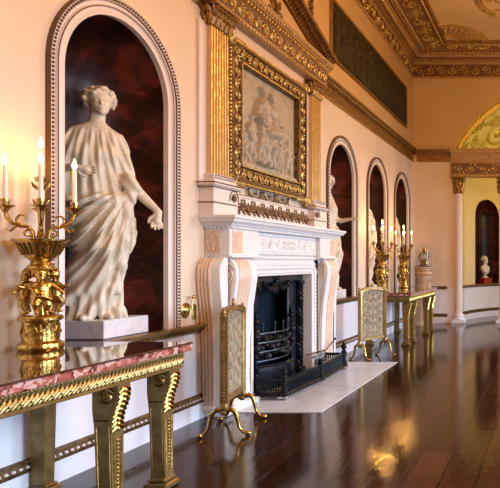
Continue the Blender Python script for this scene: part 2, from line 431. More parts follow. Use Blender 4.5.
def lady(variant=0, seed=3):
    def fn(X,Y,Z):
        T = [ # z, cx, a, cy, b
            (-.02,-.06,.20,.0,.155),(.03,-.065,.205,.0,.16),(.15,-.07,.195,.0,.155),(.30,-.055,.178,.0,.145),(.45,-.025,.172,.0,.14),
            (.60,.0,.188,-.01,.148),(.72,.012,.20,-.015,.155),(.85,.0,.198,-.01,.155),(1.0,-.01,.185,0,.145),(1.1,-.02,.158,0,.125),
            (1.22,-.05,.17,0,.13),(1.35,-.06,.185,0,.135),(1.46,-.055,.18,0,.115),(1.54,-.045,.15,0,.09),(1.60,-.04,.09,0,.07),(1.66,-.03,.02,0,.02)]
        cx, a, cy, b = col(Z, T)
        q = np.sqrt(((X-cx)/a)**2+((Y-cy)/b)**2)
        d = (q-1)*np.minimum(a,b)
        d = np.maximum(d, -Z-.0)
        d = np.maximum(d, Z-1.62)
        # knee and bust under the cloth
        d = smin(d, cap(X,Y,Z,(.07,-.06,.95),(.03,-.13,.58),.10,.075), .06)
        d = smin(d, cap(X,Y,Z,(.03,-.13,.58),(-.02,-.08,.12),.07,.06), .08)
        for sx in (-1,1): d = smin(d, ell(X,Y,Z,(-.055+sx*.075,-.095,1.36),(.062,.05,.062)), .05)
        # shawl over the shoulder
        if variant == 0:
            d = smin(d, chain(X,Y,Z,[(-.14,0,1.50),(-.22,-.0,1.38),(-.255,-.02,1.16)],[.075,.085,.07]), .06)
            d = smin(d, chain(X,Y,Z,[(.075,0,1.49),(.115,-.01,1.36),(.155,-.02,1.14)],[.06,.062,.055]), .05)
            # flat sheet falling from the left arm
            d = smin(d, chain(X,Y,Z,[(-.25,-.02,1.15),(-.22,.02,.9),(-.2,.03,.65)],[.06,.06,.03]), .08)
        else:
            d = smin(d, chain(X,Y,Z,[(-.14,0,1.50),(-.20,-.0,1.36),(-.205,-.02,1.14)],[.06,.065,.05]), .05)
            d = smin(d, chain(X,Y,Z,[(.09,0,1.49),(.14,-.05,1.33),(.14,-.10,1.18)],[.06,.055,.045]), .05)
        # rolled swag of cloth about the hips
        ang = np.arctan2(Y-0, X+.01)
        zr = 1.03 + .07*np.sin(ang+.4) + .02*np.sin(3*ang)
        rr = np.sqrt(((X+.01)/.195)**2+(Y/.16)**2)
        d = smin(d, np.sqrt(((rr-.98)*.17)**2+(Z-zr)**2)-.036, .02)
        # folds
        wob = .035*np.sin(5*X+3*Z)+.02*np.sin(11*Y+7*Z)
        phi = np.arctan2(Z-1.12+wob, X-.27)
        rad = np.sqrt((Z-1.12)**2+(X-.27)**2)
        f1 = np.sin(36*phi+6*Y+2.5*np.sin(6*rad))
        f1 = f1 + .55*np.sin(83*phi+9*Y+1.3)
        ph2 = np.arctan2(X+.03, 2.0-Z+.3*np.abs(X)); f2 = np.sin(52*ph2+1.6*np.sin(7*Z+4*X))+.7*np.sin(101*ph2+2.2*np.sin(5*Z-3*X)+9*Y)
        f3 = np.sin(14*ang+7*Z+5*wob*20)+.5*np.sin(29*ang-5*Z)
        front = 1/(1+np.exp((Y-.02)/.03))
        lowm = 1/(1+np.exp((Z-1.0)/.03))
        side = 1/(1+np.exp(-(X-.10)/.02))
        amp = .015*lowm*front*(1-side*.5)
        d = d - amp*np.sign(f1)*np.abs(f1)**.8*np.clip(rad/.35,.4,1.2)
        d = d - lowm*(1-front)*.012*f3
        d = d - lowm*side*front*.012*f3
        d = d - .0085*(1-lowm)*f2*np.clip((1.58-Z)/.1,0,1)
        bot = np.clip((.28-Z)/.28, 0, 1)
        d = d - .018*bot*np.sin(17*ang+2)
        # zigzag fall of cloth at the right
        d = smin(d, chain(X,Y,Z,[(.165,-.09,1.04),(.15,-.12,.78),(.125,-.11,.45),(.10,-.10,.22)],[.045,.036,.032,.02])-.010*np.sin(26*Z+20*X), .012)
        if variant == 0:
            d = smin(d, chain(X,Y,Z,[(.17,-.09,1.16),(.20,-.10,1.08),(.185,-.11,.95)],[.05,.045,.02])-.008*np.sin(60*X+40*Z), .012)
        # neck and head
        d = smin(d, cap(X,Y,Z,(-.04,.0,1.56),(-.025,-.005,1.73),.056,.050), .025)
        yaw = {0:.12,1:1.45,2:.7}[variant]
        d = smin(d, head_sdf(X,Y,Z,(-.015,-.01,1.80),yaw,1.06,seed,True,.08), .012)
        # arms
        if variant == 0:
            a1 = chain(X,Y,Z,[(-.25,-.04,1.18),(-.27,-.13,1.19),(-.17,-.22,1.22)],[.045,.04,.026])
            a1 = smin(a1, hand_sdf(X,Y,Z,(-.16,-.225,1.22),(1,-.1,-.25),(0.1,.1,1),1.0), .01)
            a2 = chain(X,Y,Z,[(.17,-.03,1.16),(.225,-.05,1.07),(.365,-.11,.90)],[.05,.043,.026])
            a2 = smin(a2, hand_sdf(X,Y,Z,(.365,-.11,.89),(-.1,-.1,-1),(.9,.1,0),1.05), .01)
        elif variant == 1:
            a1 = chain(X,Y,Z,[(-.2,-.03,1.18),(-.2,-.1,1.02),(-.16,-.17,.9)],[.045,.04,.03])
            a2 = chain(X,Y,Z,[(.13,-.10,1.20),(.12,-.18,1.17),(.08,-.36,1.20)],[.045,.04,.026])
            a2 = smin(a2, hand_sdf(X,Y,Z,(.08,-.36,1.20),(0,-1,.1),(1,0,0),1.0), .01)
        else:
            a1 = chain(X,Y,Z,[(-.2,-.03,1.18),(-.2,-.12,1.14),(-.10,-.2,1.3)],[.045,.04,.03])
            a2 = chain(X,Y,Z,[(.13,-.10,1.20),(.17,-.10,1.08),(.17,-.14,.88)],[.045,.04,.03])
        d = smin(d, a1, .012); d = smin(d, a2, .012)
        # toes
        d = smin(d, cap(X,Y,Z,(-.10,-.12,.03),(-.11,-.21,.02),.035,.022), .02)
        d = smin(d, cap(X,Y,Z,(.03,-.11,.03),(.06,-.19,.02),.035,.022), .02)
        return np.maximum(d, -Z)
    return surfnet(fn, (-.42,-.50,-.03), (.46,.27,1.99), .0075 if variant == 0 else .011)

def putto():
    def fn(X,Y,Z):
        d = ell(X,Y,Z,(0,0,.60),(.135,.12,.17))
        d = smin(d, ell(X,Y,Z,(0,-.02,.47),(.13,.125,.11)), .06)
        d = smin(d, chain(X,Y,Z,[(.06,0,.42),(.09,-.04,.24),(.07,.02,.06),(.08,-.06,.03)],[.085,.065,.04,.035]), .04)
        d = smin(d, chain(X,Y,Z,[(-.06,0,.42),(-.07,-.10,.26),(-.05,-.02,.09),(-.06,-.1,.07)],[.085,.065,.04,.035]), .04)
        d = smin(d, chain(X,Y,Z,[(.12,0,.70),(.22,-.02,.60),(.30,-.06,.50)],[.05,.045,.035]), .03)
        d = smin(d, chain(X,Y,Z,[(-.12,0,.70),(-.22,-.02,.62),(-.30,-.06,.66)],[.05,.045,.035]), .03)
        d = smin(d, head_sdf(X,Y,Z,(0,-.01,.89),.2,1.15,5), .02)
        d = smin(d, chain(X,Y,Z,[(-.13,-.08,.62),(0,-.13,.44),(.14,-.06,.36)],[.035,.045,.03])-.008*np.sin(60*X), .02)
        return d
    return surfnet(fn, (-.38,-.25,-.03), (.38,.2,1.05), .02)

def bust():
    def fn(X,Y,Z):
        d = ell(X,Y,Z,(0,0,.30),(.20,.11,.13))
        d = smin(d, ell(X,Y,Z,(0,-.03,.22),(.13,.10,.12)), .05)
        d = d - .008*np.sin(50*X+30*Z)
        d = smin(d, cap(X,Y,Z,(0,0,.36),(0,-.01,.52),.06,.052), .03)
        d = smin(d, head_sdf(X,Y,Z,(0,-.01,.58),.9,1.05,9), .02)
        d = smin(d, ell(X,Y,Z,(0,0,.09),(.055,.055,.06)), .03)
        d = smin(d, ell(X,Y,Z,(0,0,.02),(.11,.11,.035)), .02)
        return np.maximum(d, -Z)
    return surfnet(fn, (-.25,-.2,-.03), (.25,.2,.75), .015)
def sculpt(name, VF, m, parent=None):
    V, F = VF
    me = bpy.data.meshes.new(name); me.from_pydata(V.tolist(), [], F.tolist()); me.materials.append(m)
    for p in me.polygons: p.use_smooth = True
    o = bpy.data.objects.new(name, me); C.objects.link(o)
    if parent is not None: o.parent = parent
    return o

# ------------------------------------------------------------------ ornament
def spiral(mb, cu, cv, r, turns=1.6, d=1, a0=0, w=.006, t=.006, n=18, sides=5):
    P = []; R = []
    for i in range(n+1):
        f = i/n; a = a0 + d*2*PI*turns*f; q = r*(1-f*.86)
        P.append((cu+q*math.cos(a), cv+q*math.sin(a), w)); R.append(t*(1-.35*f))
    mb.tube(P, R, sides)
    mb.ball((cu,cv,w), (r*.2,r*.2,t*1.2), 6, 4)
def leaf(mb, u, v, a, L, w, wd=.3, t=.012):
    # pointed leaf with thickness, direction a in the plane
    c, s = math.cos(a), math.sin(a); P = []
    for f, h in ((0,.25),(.3,1),(.65,.8),(1,.0)): P.append((f*L, h*wd*L))
    pts = [(p[0], p[1]) for p in P] + [(p[0], -p[1]) for p in reversed(P[:-1])]
    V = [(u+c*x-s*y, v+s*x+c*y, w) for x, y in pts] + [(u+c*.5*L, v+s*.5*L, w+t)]
    n = len(pts)
    mb.add(V, [(i,(i+1)%n,n) for i in range(n)] + [tuple(range(n-1,-1,-1))])
def rinceau(mb, u0, u1, v0, v1, w=.006, t=None, sides=4, n=14):
    h = v1-v0; k = max(1, round((u1-u0)/(h*1.05))); p = (u1-u0)/k; t = t or h*.05
    vm = (v0+v1)/2
    for i in range(k):
        uc = u0+p*(i+.5); s = 1 if i % 2 else -1
        spiral(mb, uc, vm, min(h,p)*.40, 1.5, s, PI if True else 0, w, t, n, sides)
        for q in range(5): leaf(mb, uc, vm, q*2*PI/5+i, h*.17, w+t, .35, t)
        leaf(mb, uc+p*.36, vm+s*h*.25, s*1.1, h*.26, w, .35, t*1.4)
        leaf(mb, uc-p*.36, vm-s*h*.22, -s*1.3+PI, h*.24, w, .35, t*1.4)
        leaf(mb, uc, vm+s*h*.36, s*.5, h*.2, w, .4, t*1.2)
def beads(mb, path, r, w, n=6, m=4):
    for u, v in path: mb.ball((u,v,w), r, n, m)
def arch_path(uc, zs, r, z0, seg=40):
    P = [(uc-r, z0), (uc-r, zs)]; N = [(-1,0), (-1,0)]
    for i in range(1, seg):
        a = PI-PI*i/seg; P.append((uc+r*math.cos(a), zs+r*math.sin(a))); N.append((math.cos(a), math.sin(a)))
    P += [(uc+r,zs),(uc+r,z0)]; N += [(1,0),(1,0)]
    return P, N
def along(P, step):
    out = []; acc = 0
    for (a,b),(c,d) in zip(P[:-1], P[1:]):
        L = math.hypot(c-a, d-b)
        while acc < L:
            f = acc/L; out.append((a+(c-a)*f, b+(d-b)*f)); acc += step
        acc -= L
    return out
def anthemion(mb, u, v, h, w=.008, t=.006):
    for k in range(-3, 4):
        a = PI/2 + k*.36; L = h*(1-.10*abs(k))
        P = [(u+math.cos(a)*L*f*.98, v+math.sin(a)*L*f, w) for f in (.12,.4,.7,.92)]
        mb.tube(P, [t*.7,t,t*1.3,t*.6], 4)
    mb.ball((u,v,w), (h*.13,h*.10,t*1.5), 6, 4)
M['beadgold'] = plaster('brown gilt beads', (.13,.065,.022), .1, .5)
# ================================================================== the setting
SILL = .94; NS = 2.97; NR = .56
NICHES = [4.65, 9.6, 11.55, 13.45]
def st(o): o['kind'] = 'structure'; return o

def holed_wall(mb, mats_out, u0, u1, H, bands, holes, w=0):
    # holes: (ua, ub, zbottom, topfun)
    br = {u0, u1}
    for a, b, zb, tf in holes:
        n = 28
        for i in range(n+1): br.add(a+(b-a)*(.5-.5*math.cos(PI*i/n)))
    br = sorted(br)
    for a, b in zip(br[:-1], br[1:]):
        if b-a < 1e-7: continue
        mid = (a+b)/2
        h = next((q for q in holes if q[0] < mid < q[1]), None)
        for k, (z0, z1) in enumerate(zip(bands[:-1], bands[1:])):
            if h is None: segs = [((z0,z0),(z1,z1))]
            else:
                ta, tb = h[3](a), h[3](b); segs = []
                if z0 < h[2]: segs.append(((z0,z0),(min(z1,h[2]),)*2))
                if z1 > max(ta,tb)-1e-6: segs.append(((max(z0,ta),max(z0,tb)),(z1,z1)))
            for (p,q),(r,s_) in segs:
                mb.add([(a,p,w),(b,q,w),(b,s_,w),(a,r,w)], [(0,1,2,3)]); mats_out.append(k)
def setmats(o, idx):
    for p, i in zip(o.data.polygons, idx): p.material_index = i
def archtop(uc, zs, r): return lambda u: zs+math.sqrt(max(0, r*r-(u-uc)**2))

# floor, ceiling
mb = MB(); mb.box((WX,BY,-.1),(RX,17.6,0)); st(mb.build('floor', M['floor']))
mb = MB(); mb.box((WX-.1,BY-.1,ZC),(RX+.1,FY+.05,ZC+.1)); st(mb.build('ceiling', M['ceil']))

# left wall with its four niches and the fireplace recess
holes = [(y-NR, y+NR, SILL, archtop(y, NS, NR)) for y in NICHES]
holes.append((6.42, 7.98, 0, lambda u: 1.40))
mb = MB(LW); idx = []
holed_wall(mb, idx, BY, FY, ZC, [0,.92,4.2,ZC], holes)
wl = st(mb.build('wall_left', [M['dado'], M['wall'], M['wall_hi']], smooth=0, recalc=False)); setmats(wl, idx)
for yc in NICHES:
    mb = MB(LW); V = []; F = []; na = 24
    rows = [(SILL, 0)] + [(NS, 0)] + [(NS, PI/2*i/10) for i in range(1, 11)]
    for z, e in rows:
        for k in range(na+1):
            a = PI*k/na
            V.append((yc+NR*math.cos(a)*math.cos(e), z+NR*math.sin(e), -NR*math.sin(a)*math.cos(e)))
    for i in range(len(rows)-1):
        for k in range(na): F.append((i*(na+1)+k, i*(na+1)+k+1, (i+1)*(na+1)+k+1, (i+1)*(na+1)+k))
    mb.add(V, F)
    mb.add([(yc+NR*math.cos(PI*k/na), SILL, -NR*math.sin(PI*k/na)) for k in range(na+1)], [tuple(range(na+1))])
    mb.build('niche_lining', M['niche'], wl, smooth=60)
    # plain cream reveal, moulded surround and a gilt string of beads
    mb = MB(LW); P, N = arch_path(yc, NS, NR, SILL)
    mb.sweep(P, N, [(-.005,-.03),(-.005,.015),(.012,.02),(.03,.008),(.05,.008),(.055,.022),(.065,.022),(.07,.008),(.098,.008),(.104,.03),(.13,.036),(.136,0),(.136,-.01)])
    sr = mb.build('niche_surround', M['trim'], wl, smooth=40)
    mb = MB(LW); P2, N2 = arch_path(yc, NS, NR+.117, SILL)
    beads(mb, along(P2, .030 if yc < 6 else .05), (.0115,.0115,.010) if yc < 6 else (.018,.018,.012), .036)
    mb.sweep(P2, N2, [(-.017,.0),(-.017,.028),(.019,.036),(.022,.0)])
    P3, N3 = arch_path(yc, NS, NR+.06, SILL)
    mb.sweep(P3, N3, [(-.004,.0),(-.004,.026),(.004,.026),(.004,.0)])
    mb.build('bead_moulding', M['beadgold'], sr, smooth=60)

# far wall with the apse opening
AX = .3; AR = 3.08; AZ = 3.01; AH = 2.76
mb = MB(FW); idx = []
tf = lambda u: AZ+math.sqrt(max(0, AR*AR-(u-AX)**2))
holed_wall(mb, idx, WX, RX, ZC, [0,.92,4.2,ZC], [(AX-AH, AX+AH, 0, tf)])
wf = st(mb.build('wall_far', [M['dado'], M['wall'], M['wall_hi']], smooth=0, recalc=False)); setmats(wf, idx)
# right wall with tall windows, wall behind the camera
RWF = frame((RX,0,0), (0,1,0), (0,0,1), (-1,0,0))
WINS = [0.2, 4.2, 8.2, 12.2]
mb = MB(RWF); idx = []
holed_wall(mb, idx, BY, FY, ZC, [0,.92,4.2,ZC], [(y-.8,y+.8,.5,lambda u: 3.9) for y in WINS])
wr = st(mb.build('wall_right', [M['dado'], M['wall'], M['wall_hi']], smooth=0, recalc=False)); setmats(wr, idx)
mb = MB(); mb.box((WX-.1,BY-.1,0),(RX+.1,BY,ZC)); st(mb.build('wall_back', M['wall']))
for i, y in enumerate(WINS):
    mb = MB(RWF)
    for a, b in ((y-.86,y-.78),(y+.78,y+.86)): mb.bbox((a,.44,-.1),(b,3.96,.04))
    mb.bbox((y-.86,.40,-.1),(y+.86,.5,.08)); mb.bbox((y-.86,3.9,-.1),(y+.86,3.98,.04))
    mb.bbox((y-.78,2.15,-.06),(y+.78,2.21,-.02))
    for q in (-.26,.26): mb.bbox((y+q-.012,.5,-.05),(y+q+.012,3.9,-.025))
    for z in (1.05,1.6,2.75,3.3): mb.bbox((y-.78,z-.012,-.05),(y+.78,z+.012,-.025))
    w_ = st(mb.build('window_%d' % (i+1), M['trim']))

# dado rail, skirting, entablature, cornice of the left wall
def dado(mb, u0, u1):
    mb.prism([(.855,0),(.855,.012),(.87,.018),(.872,.035),(.905,.045),(.908,.065),(.925,.085),(.94,.088),(.94,0)], u0, u1, 'x')
def dado_orn(mb, u0, u1, step=.035):
    n = int((u1-u0)/step)
    for i in range(n): 
        u = u0+(i+.5)*(u1-u0)/n
        mb.ball((u,.888,.040), (step*.28,.013,.012), 6, 4)
def skirt(mb, u0, u1): mb.prism([(0,0),(0,.035),(.155,.035),(.16,.03),(.16,0)], u0, u1, 'x')
def skirt_top(mb, u0, u1):
    mb.prism([(.155,0),(.155,.036),(.17,.042),(.175,.03),(.21,.026),(.216,.036),(.228,.036),(.24,.012),(.24,0)], u0, u1, 'x')
def skirt_orn(mb, u0, u1, step=.05):
    n = int((u1-u0)/step)
    for i in range(n):
        u = u0+(i+.5)*(u1-u0)/n
        mb.ball((u,.192,.030), (step*.33,.013,.013), 6, 4)
runs = [(BY, 5.72), (8.68, FY)]
t1 = MB(LW); t2 = MB(LW); t3 = MB(LW); t4 = MB(LW); t5 = MB(LW)
for a, b in runs:
    skirt(t1, a, b); skirt_top(t2, a, b); dado(t4, a, b)
skirt_orn(t3, 1.8, 5.72); skirt_orn(t3, 8.68, FY, .07); dado_orn(t5, 3, 5.72); dado_orn(t5, 8.68, FY, .07)
bl = st(t1.build('baseboard_left', M['plinthw'])); t2.build('skirting_moulding', M['cap'] if 'cap' in M else M['darkgold'], bl); t3.build('skirting_beads', M['trim'], bl, smooth=60)
d1 = st(t4.build('trim_1', M['antique'])); t5.build('carved_beads', M['darkgold'], d1, smooth=60)
mb = MB(FW); skirt(mb, WX+.04, -2.62); bf = st(mb.build('baseboard_far', M['plinthw']))
mb = MB(FW); skirt_top(mb, WX+.04, -2.62); mb.build('skirting_moulding', M['darkgold'], bf)
mb = MB(FW); dado(mb, WX+.09, -2.62); d2 = st(mb.build('trim_2', M['antique']))
mb = MB(FW); dado_orn(mb, WX+.09, -2.62, .07); mb.build('carved_beads', M['darkgold'], d2, smooth=60)

ENT = [(4.11,0),(4.11,.02),(4.14,.03),(4.145,.015),(4.27,.015),(4.28,.04),(4.33,.05),(4.335,.09),(4.38,.11),(4.42,.12),(4.42,0)]
mb = MB(LW); mb.prism(ENT, BY, 5.7, 'x'); mb.prism(ENT, 8.6, FY, 'x'); e1 = st(mb.build('trim_3', M['antique']))
mb = MB(LW)
n = 90
for i in range(n):
    u = 8.62+(i+.5)*(FY-8.62)/n
    mb.bbox((u-.018,4.295,.04),(u+.018,4.33,.075), .004)
    mb.ball((u,4.37,.11), (.026,.022,.016), 6, 4)
mb.build('dentils', M['darkgold'], e1, smooth=40)
mb = MB(FW); mb.prism(ENT, WX+.1, AX-AH-.03, 'x'); e2 = st(mb.build('trim_4', M['antique']))
mb = MB(FW)
for i in range(14):
    u = WX+.14+(i+.5)*.06; mb.bbox((u-.018,4.295,.04),(u+.018,4.33,.075), .004); mb.ball((u,4.37,.11), (.026,.022,.016), 6, 4)
mb.build('dentils', M['darkgold'], e2, smooth=40)

# main cornice: a scrolled band, dentils, crown
for name, Fm, u0, u1, o0 in (('trim_5', LW, 4.0, FY, 7.0), ('trim_6', FW, WX, RX, WX)):
    mb = MB(Fm)
    mb.prism([(6.24,0),(6.24,.03),(6.27,.045),(6.28,.02),(6.60,.02),(6.61,.05),(6.64,.06),(6.645,.03),(6.70,.03),(6.705,.12),(6.73,.14),(6.735,.17),(6.79,.19),(6.80,.24),(6.85,.26),(6.85,0)], BY if Fm is LW else u0, u1, 'x')
    c_ = st(mb.build(name, M['cornice']))
    mb = MB(Fm); mb.prism([(6.29,.018),(6.29,.024),(6.59,.024),(6.59,.018)], BY if Fm is LW else u0, u1, 'x')
    mb.prism([(6.70,.122),(6.728,.146),(6.733,.148),(6.70,.126)], BY if Fm is LW else u0, u1, 'x'); mb.build('frieze_ground', M['cornice_ground'], c_)
    mb = MB(Fm); rinceau(mb, o0, u1-.02, 6.30, 6.58, .028, .022, 4, 16)
    n = int((u1-o0)/.09)
    for i in range(n):
        u = o0+(i+.5)*(u1-o0)/n
        mb.bbox((u-.024,6.655,.03),(u+.024,6.70,.10), .005); mb.ball((u,6.255,.045), (.03,.02,.018), 6, 4)
        mb.ball((u,6.765,.18), (.032,.024,.02), 6, 4)
    mb.build('scroll_frieze', M['ceilgold'], c_, smooth=40)

# ceiling border and ornaments (frame u = X, v = Y, w down)
CF = frame((0,0,ZC), (1,0,0), (0,1,0), (0,0,-1))
BX0, BX1, BY1 = WX+1.03, RX-1.03, FY-.96
t_ = MB(CF)
P = [(BX0,BY),(BX0,BY1),(BX1,BY1),(BX1,BY)]; N = [(-1,0),(-1,1),(1,1),(1,0)]
t_.sweep(P, N, [(0,0),(0,.05),(.03,.07),(.05,.05),(.07,.09),(.11,.09),(.13,.04),(.14,0)])
t_.sweep([(WX+.34,BY),(WX+.34,FY-.34),(RX-.34,FY-.34),(RX-.34,BY)], N, [(0,0),(0,.03),(.02,.05),(.05,.05),(.06,0)])
ct = st(t_.build('trim_7', M['antique']))
t_ = MB(CF)
t_.box((WX+.4,BY,.0),(BX0-.14,FY-.4,.012)); t_.box((BX0-.14,BY1+.14,.0),(RX-.4,FY-.4,.012)); t_.build('border_ground', M['ceil_ground'], ct)
mb = MB(CF); rinceau(mb, BX0-.1, RX-1.2, BY1+.17, FY-.43, .016, .032, 5, 18); n=60
for i in range(n):
    u = BX0+(i+.5)*(BX1-BX0)/n; mb.ball((u,BY1+.09,.09), (.04,.028,.02), 6, 4)
    u = WX+.4+(i+.5)*(RX-WX-.8)/n; mb.ball((u,FY-.315,.05), (.04,.022,.02), 6, 4)
mb.build('far_scroll_border', M['ceilgold'], ct, smooth=40)
CF2 = frame((0,0,ZC), (0,1,0), (1,0,0), (0,0,-1))
mb = MB(CF2); rinceau(mb, 6.5, FY-.45, WX+.43, BX0-.17, .016, .032, 5, 18); n = 80
for i in range(n):
    u = 6.5+(i+.5)*(BY1-6.5)/n; mb.ball((u,BX0-.09,.09), (.04,.028,.02), 6, 4)
    mb.ball((u*1.06,WX+.315,.05), (.04,.022,.02), 6, 4)
mb.build('side_scroll_border', M['ceilgold'], ct, smooth=40)
# quarter fan in the corner
mb = MB(CF)
for sx, cx in ((1,BX0),(-1,BX1)):
    cy = BY1; A = [PI/2*i/24 for i in range(25)]
    for r0, r1, h in ((.84,1.0,.03),):
        P = [(cx+sx*r0*math.cos(a), cy-r0*math.sin(a)) for a in A]; N = [(sx*math.cos(a), -math.sin(a)) for a in A]
        mb.sweep(P, N, [(0,0),(0,.03),(.02,.045),(.04,.025),(.12,.025),(.14,.045),(.16,.03),(.16,0)])
        for i in range(22):
            a = PI/2*(i+.5)/22; mb.ball((cx+sx*.92*math.cos(a), cy-.92*math.sin(a), .03), (.03,.03,.02), 6, 4)
    P = [(cx+sx*.25*math.cos(a), cy-.25*math.sin(a)) for a in A]; N = [(sx*math.cos(a), -math.sin(a)) for a in A]
    mb.sweep(P, N, [(0,0),(0,.04),(.05,.04),(.05,0)])
    for i in range(9):
        a = PI/2*(i+.5)/9
        mb.tube([(cx+sx*q*math.cos(a), cy-q*math.sin(a), .01) for q in (.3,.5,.7,.84)], [.012,.020,.028,.02], 6)
fan = st(mb.build('trim_8', M['ceilgold'], smooth=40))
# round ceiling medallion
mb = MB(CF); cx, cy, R = -.55, 11.55, .95
A = [2*PI*i/64 for i in range(64)]
P = [(cx+.82*math.cos(a), cy+.82*math.sin(a)) for a in A]; N = [(math.cos(a), math.sin(a)) for a in A]
mb.sweep(P, N, [(0,0),(0,.04),(.02,.06),(.04,.03),(.09,.03),(.11,.06),(.13,.05),(.13,0)], closed=True)
for i in range(40):
    a = 2*PI*i/40; mb.ball((cx+.885*math.cos(a), cy+.885*math.sin(a), .035), (.035,.035,.02), 6, 4)
for i in range(10):
    a = 2*PI*i/10
    spiral(mb, cx+.52*math.cos(a), cy+.52*math.sin(a), .13, 1.4, 1 if i%2 else -1, a, .01, .018, 14, 5)
    leaf(mb, cx+.16*math.cos(a), cy+.16*math.sin(a), a, .26, .005, .3, .03)
    leaf(mb, cx+.64*math.cos(a), cy+.64*math.sin(a), a, .14, .005, .4, .03)
mb.ball((cx,cy,.0), (.14,.14,.08), 12, 6)
st(mb.build('trim_9', M['ceilgold'], smooth=40))

# ------------------------------------------------------------------ apse
mb = MB()
for a, b in ((AX-AH-.02, AX-2.62), (AX+2.62, AX+AH+.02)): mb.box((a,FY+.01,0),(b,FY+.2,3.75))
st(mb.build('trim_14', M['trim']))
mb = MB(); R = 2.64; cy0 = 14.72; na = 40; H = 4.4
# concave wall with a niche opening at angle an
def apt(a, r=R): return (AX + r*math.cos(a), cy0 + r*math.sin(a))
an = 2.505  # angle of the bust niche
hw = .19; NZ0 = .94; NZS = 2.83; nr = R*hw
brk = sorted(set([PI*i/na for i in range(na+1)] + [an-hw*math.cos(PI*i/24) for i in range(25)] + [PI-an-hw*math.cos(PI*i/24) for i in range(25)]))
V = []; F = []; mi = []
def aq(a, b, za, zb, zc_, zd, k):
    pa, pb = apt(a), apt(b); n = len(V)
    V.extend([(pa[0],pa[1],za),(pb[0],pb[1],zb),(pb[0],pb[1],zc_),(pa[0],pa[1],zd)]); F.append((n,n+1,n+2,n+3)); mi.append(k)
for a, b in zip(brk[:-1], brk[1:]):
    if b-a < 1e-6: continue
    m_ = (a+b)/2; hc = an if abs(m_-an) < hw else (PI-an if abs(m_-(PI-an)) < hw else None)
    aq(a, b, 0, 0, .92, .92, 0)
    if hc is None: aq(a, b, .92, .92, H, H, 1)
    else:
        f = lambda q: NZS + nr*math.sqrt(max(0, 1-((q-hc)/hw)**2))
        aq(a, b, .92, .92, NZ0, NZ0, 1); aq(a, b, f(a), f(b), H, H, 1)
mb.add(V, F); wa = st(mb.build('wall_apse', [M['dado'], M['apse']], smooth=0, recalc=False)); setmats(wa, mi)
for q in (an, PI-an):
    px_, py_ = apt(q, R*math.cos(hw)); ux, uy = -math.sin(q), math.cos(q); wx, wy = -math.cos(q), -math.sin(q)
    Fm = frame((px_,py_,0), (ux,uy,0), (0,0,1), (wx,wy,0))
    mb = MB(Fm); V = []; F = []; n_ = 20
    rows = [(NZ0,0),(NZS,0)]+[(NZS,PI/2*i/8) for i in range(1,9)]
    for z, e in rows:
        for k in range(n_+1):
            a = PI*k/n_; V.append((nr*math.cos(a)*math.cos(e), z+nr*math.sin(e), -nr*.8*math.sin(a)*math.cos(e)))
    for i in range(len(rows)-1):
        for k in range(n_): F.append((i*(n_+1)+k, i*(n_+1)+k+1, (i+1)*(n_+1)+k+1, (i+1)*(n_+1)+k))
    mb.add(V, F); mb.add([(nr*math.cos(PI*k/n_), NZ0, -nr*.8*math.sin(PI*k/n_)) for k in range(n_+1)], [tuple(range(n_+1))])
    mb.build('niche_lining', M['niche'], wa, smooth=60)
    if q == an: BF = Fm
# dado rail + skirting round the apse
A = [PI*i/60 for i in range(61)]
P = [apt(a) for a in A]; N = [(-math.cos(a), -math.sin(a)) for a in A]
mb = MB(); mb.sweep(P, N, [(0,.855),(.02,.87),(.035,.872),(.06,.91),(.085,.925),(.085,.94),(0,.94)])
st(mb.build('trim_10', M['antique'], smooth=40))
mb = MB(); mb.sweep(P, N, [(0,0),(.035,0),(.035,.155),(0,.16)]); ba = st(mb.build('baseboard_apse', M['plinthw']))
mb = MB(); mb.sweep(P, N, [(0,.156),(.042,.156),(.042,.17),(.028,.18),(.028,.21),(.036,.22),(.012,.24),(0,.24)]); mb.build('skirting_moulding', M['darkgold'], ba)
# semi dome: part of a sphere above z=4.4
mb = MB(); V = []; F = []
def dome(th, ph):  # th 0..pi around, ph elevation from sphere centre
    return (AX+AR*math.cos(th)*math.cos(ph), FY+AR*math.sin(th)*math.cos(ph)*.93, AZ+AR*math.sin(ph))
e0 = math.asin((4.40-AZ)/AR); nt, np_ = 48, 14
for j in range(np_+1):
    e = e0+(PI/2-e0)*j/np_
    for i in range(nt+1): V.append(dome(PI*i/nt, e))
for j in range(np_):
    for i in range(nt): F.append((j*(nt+1)+i, j*(nt+1)+i+1, (j+1)*(nt+1)+i+1, (j+1)*(nt+1)+i))
mb.add(V, F); dm = st(mb.build('ceiling_apse', M['tymp'], smooth=60, recalc=False))
# top of the apse wall meets the dome
mb = MB(); V = []; F = []
for i in range(nt+1):
    p = dome(PI*i/nt, e0); q = apt(PI*i/nt, R-.05); V += [(p[0],p[1],4.40),(q[0],q[1],4.38)]
for i in range(nt): F.append((2*i,2*i+1,2*i+3,2*i+2))
mb.add(V, F); st(mb.build('trim_11', M['apse'], smooth=0, recalc=False))
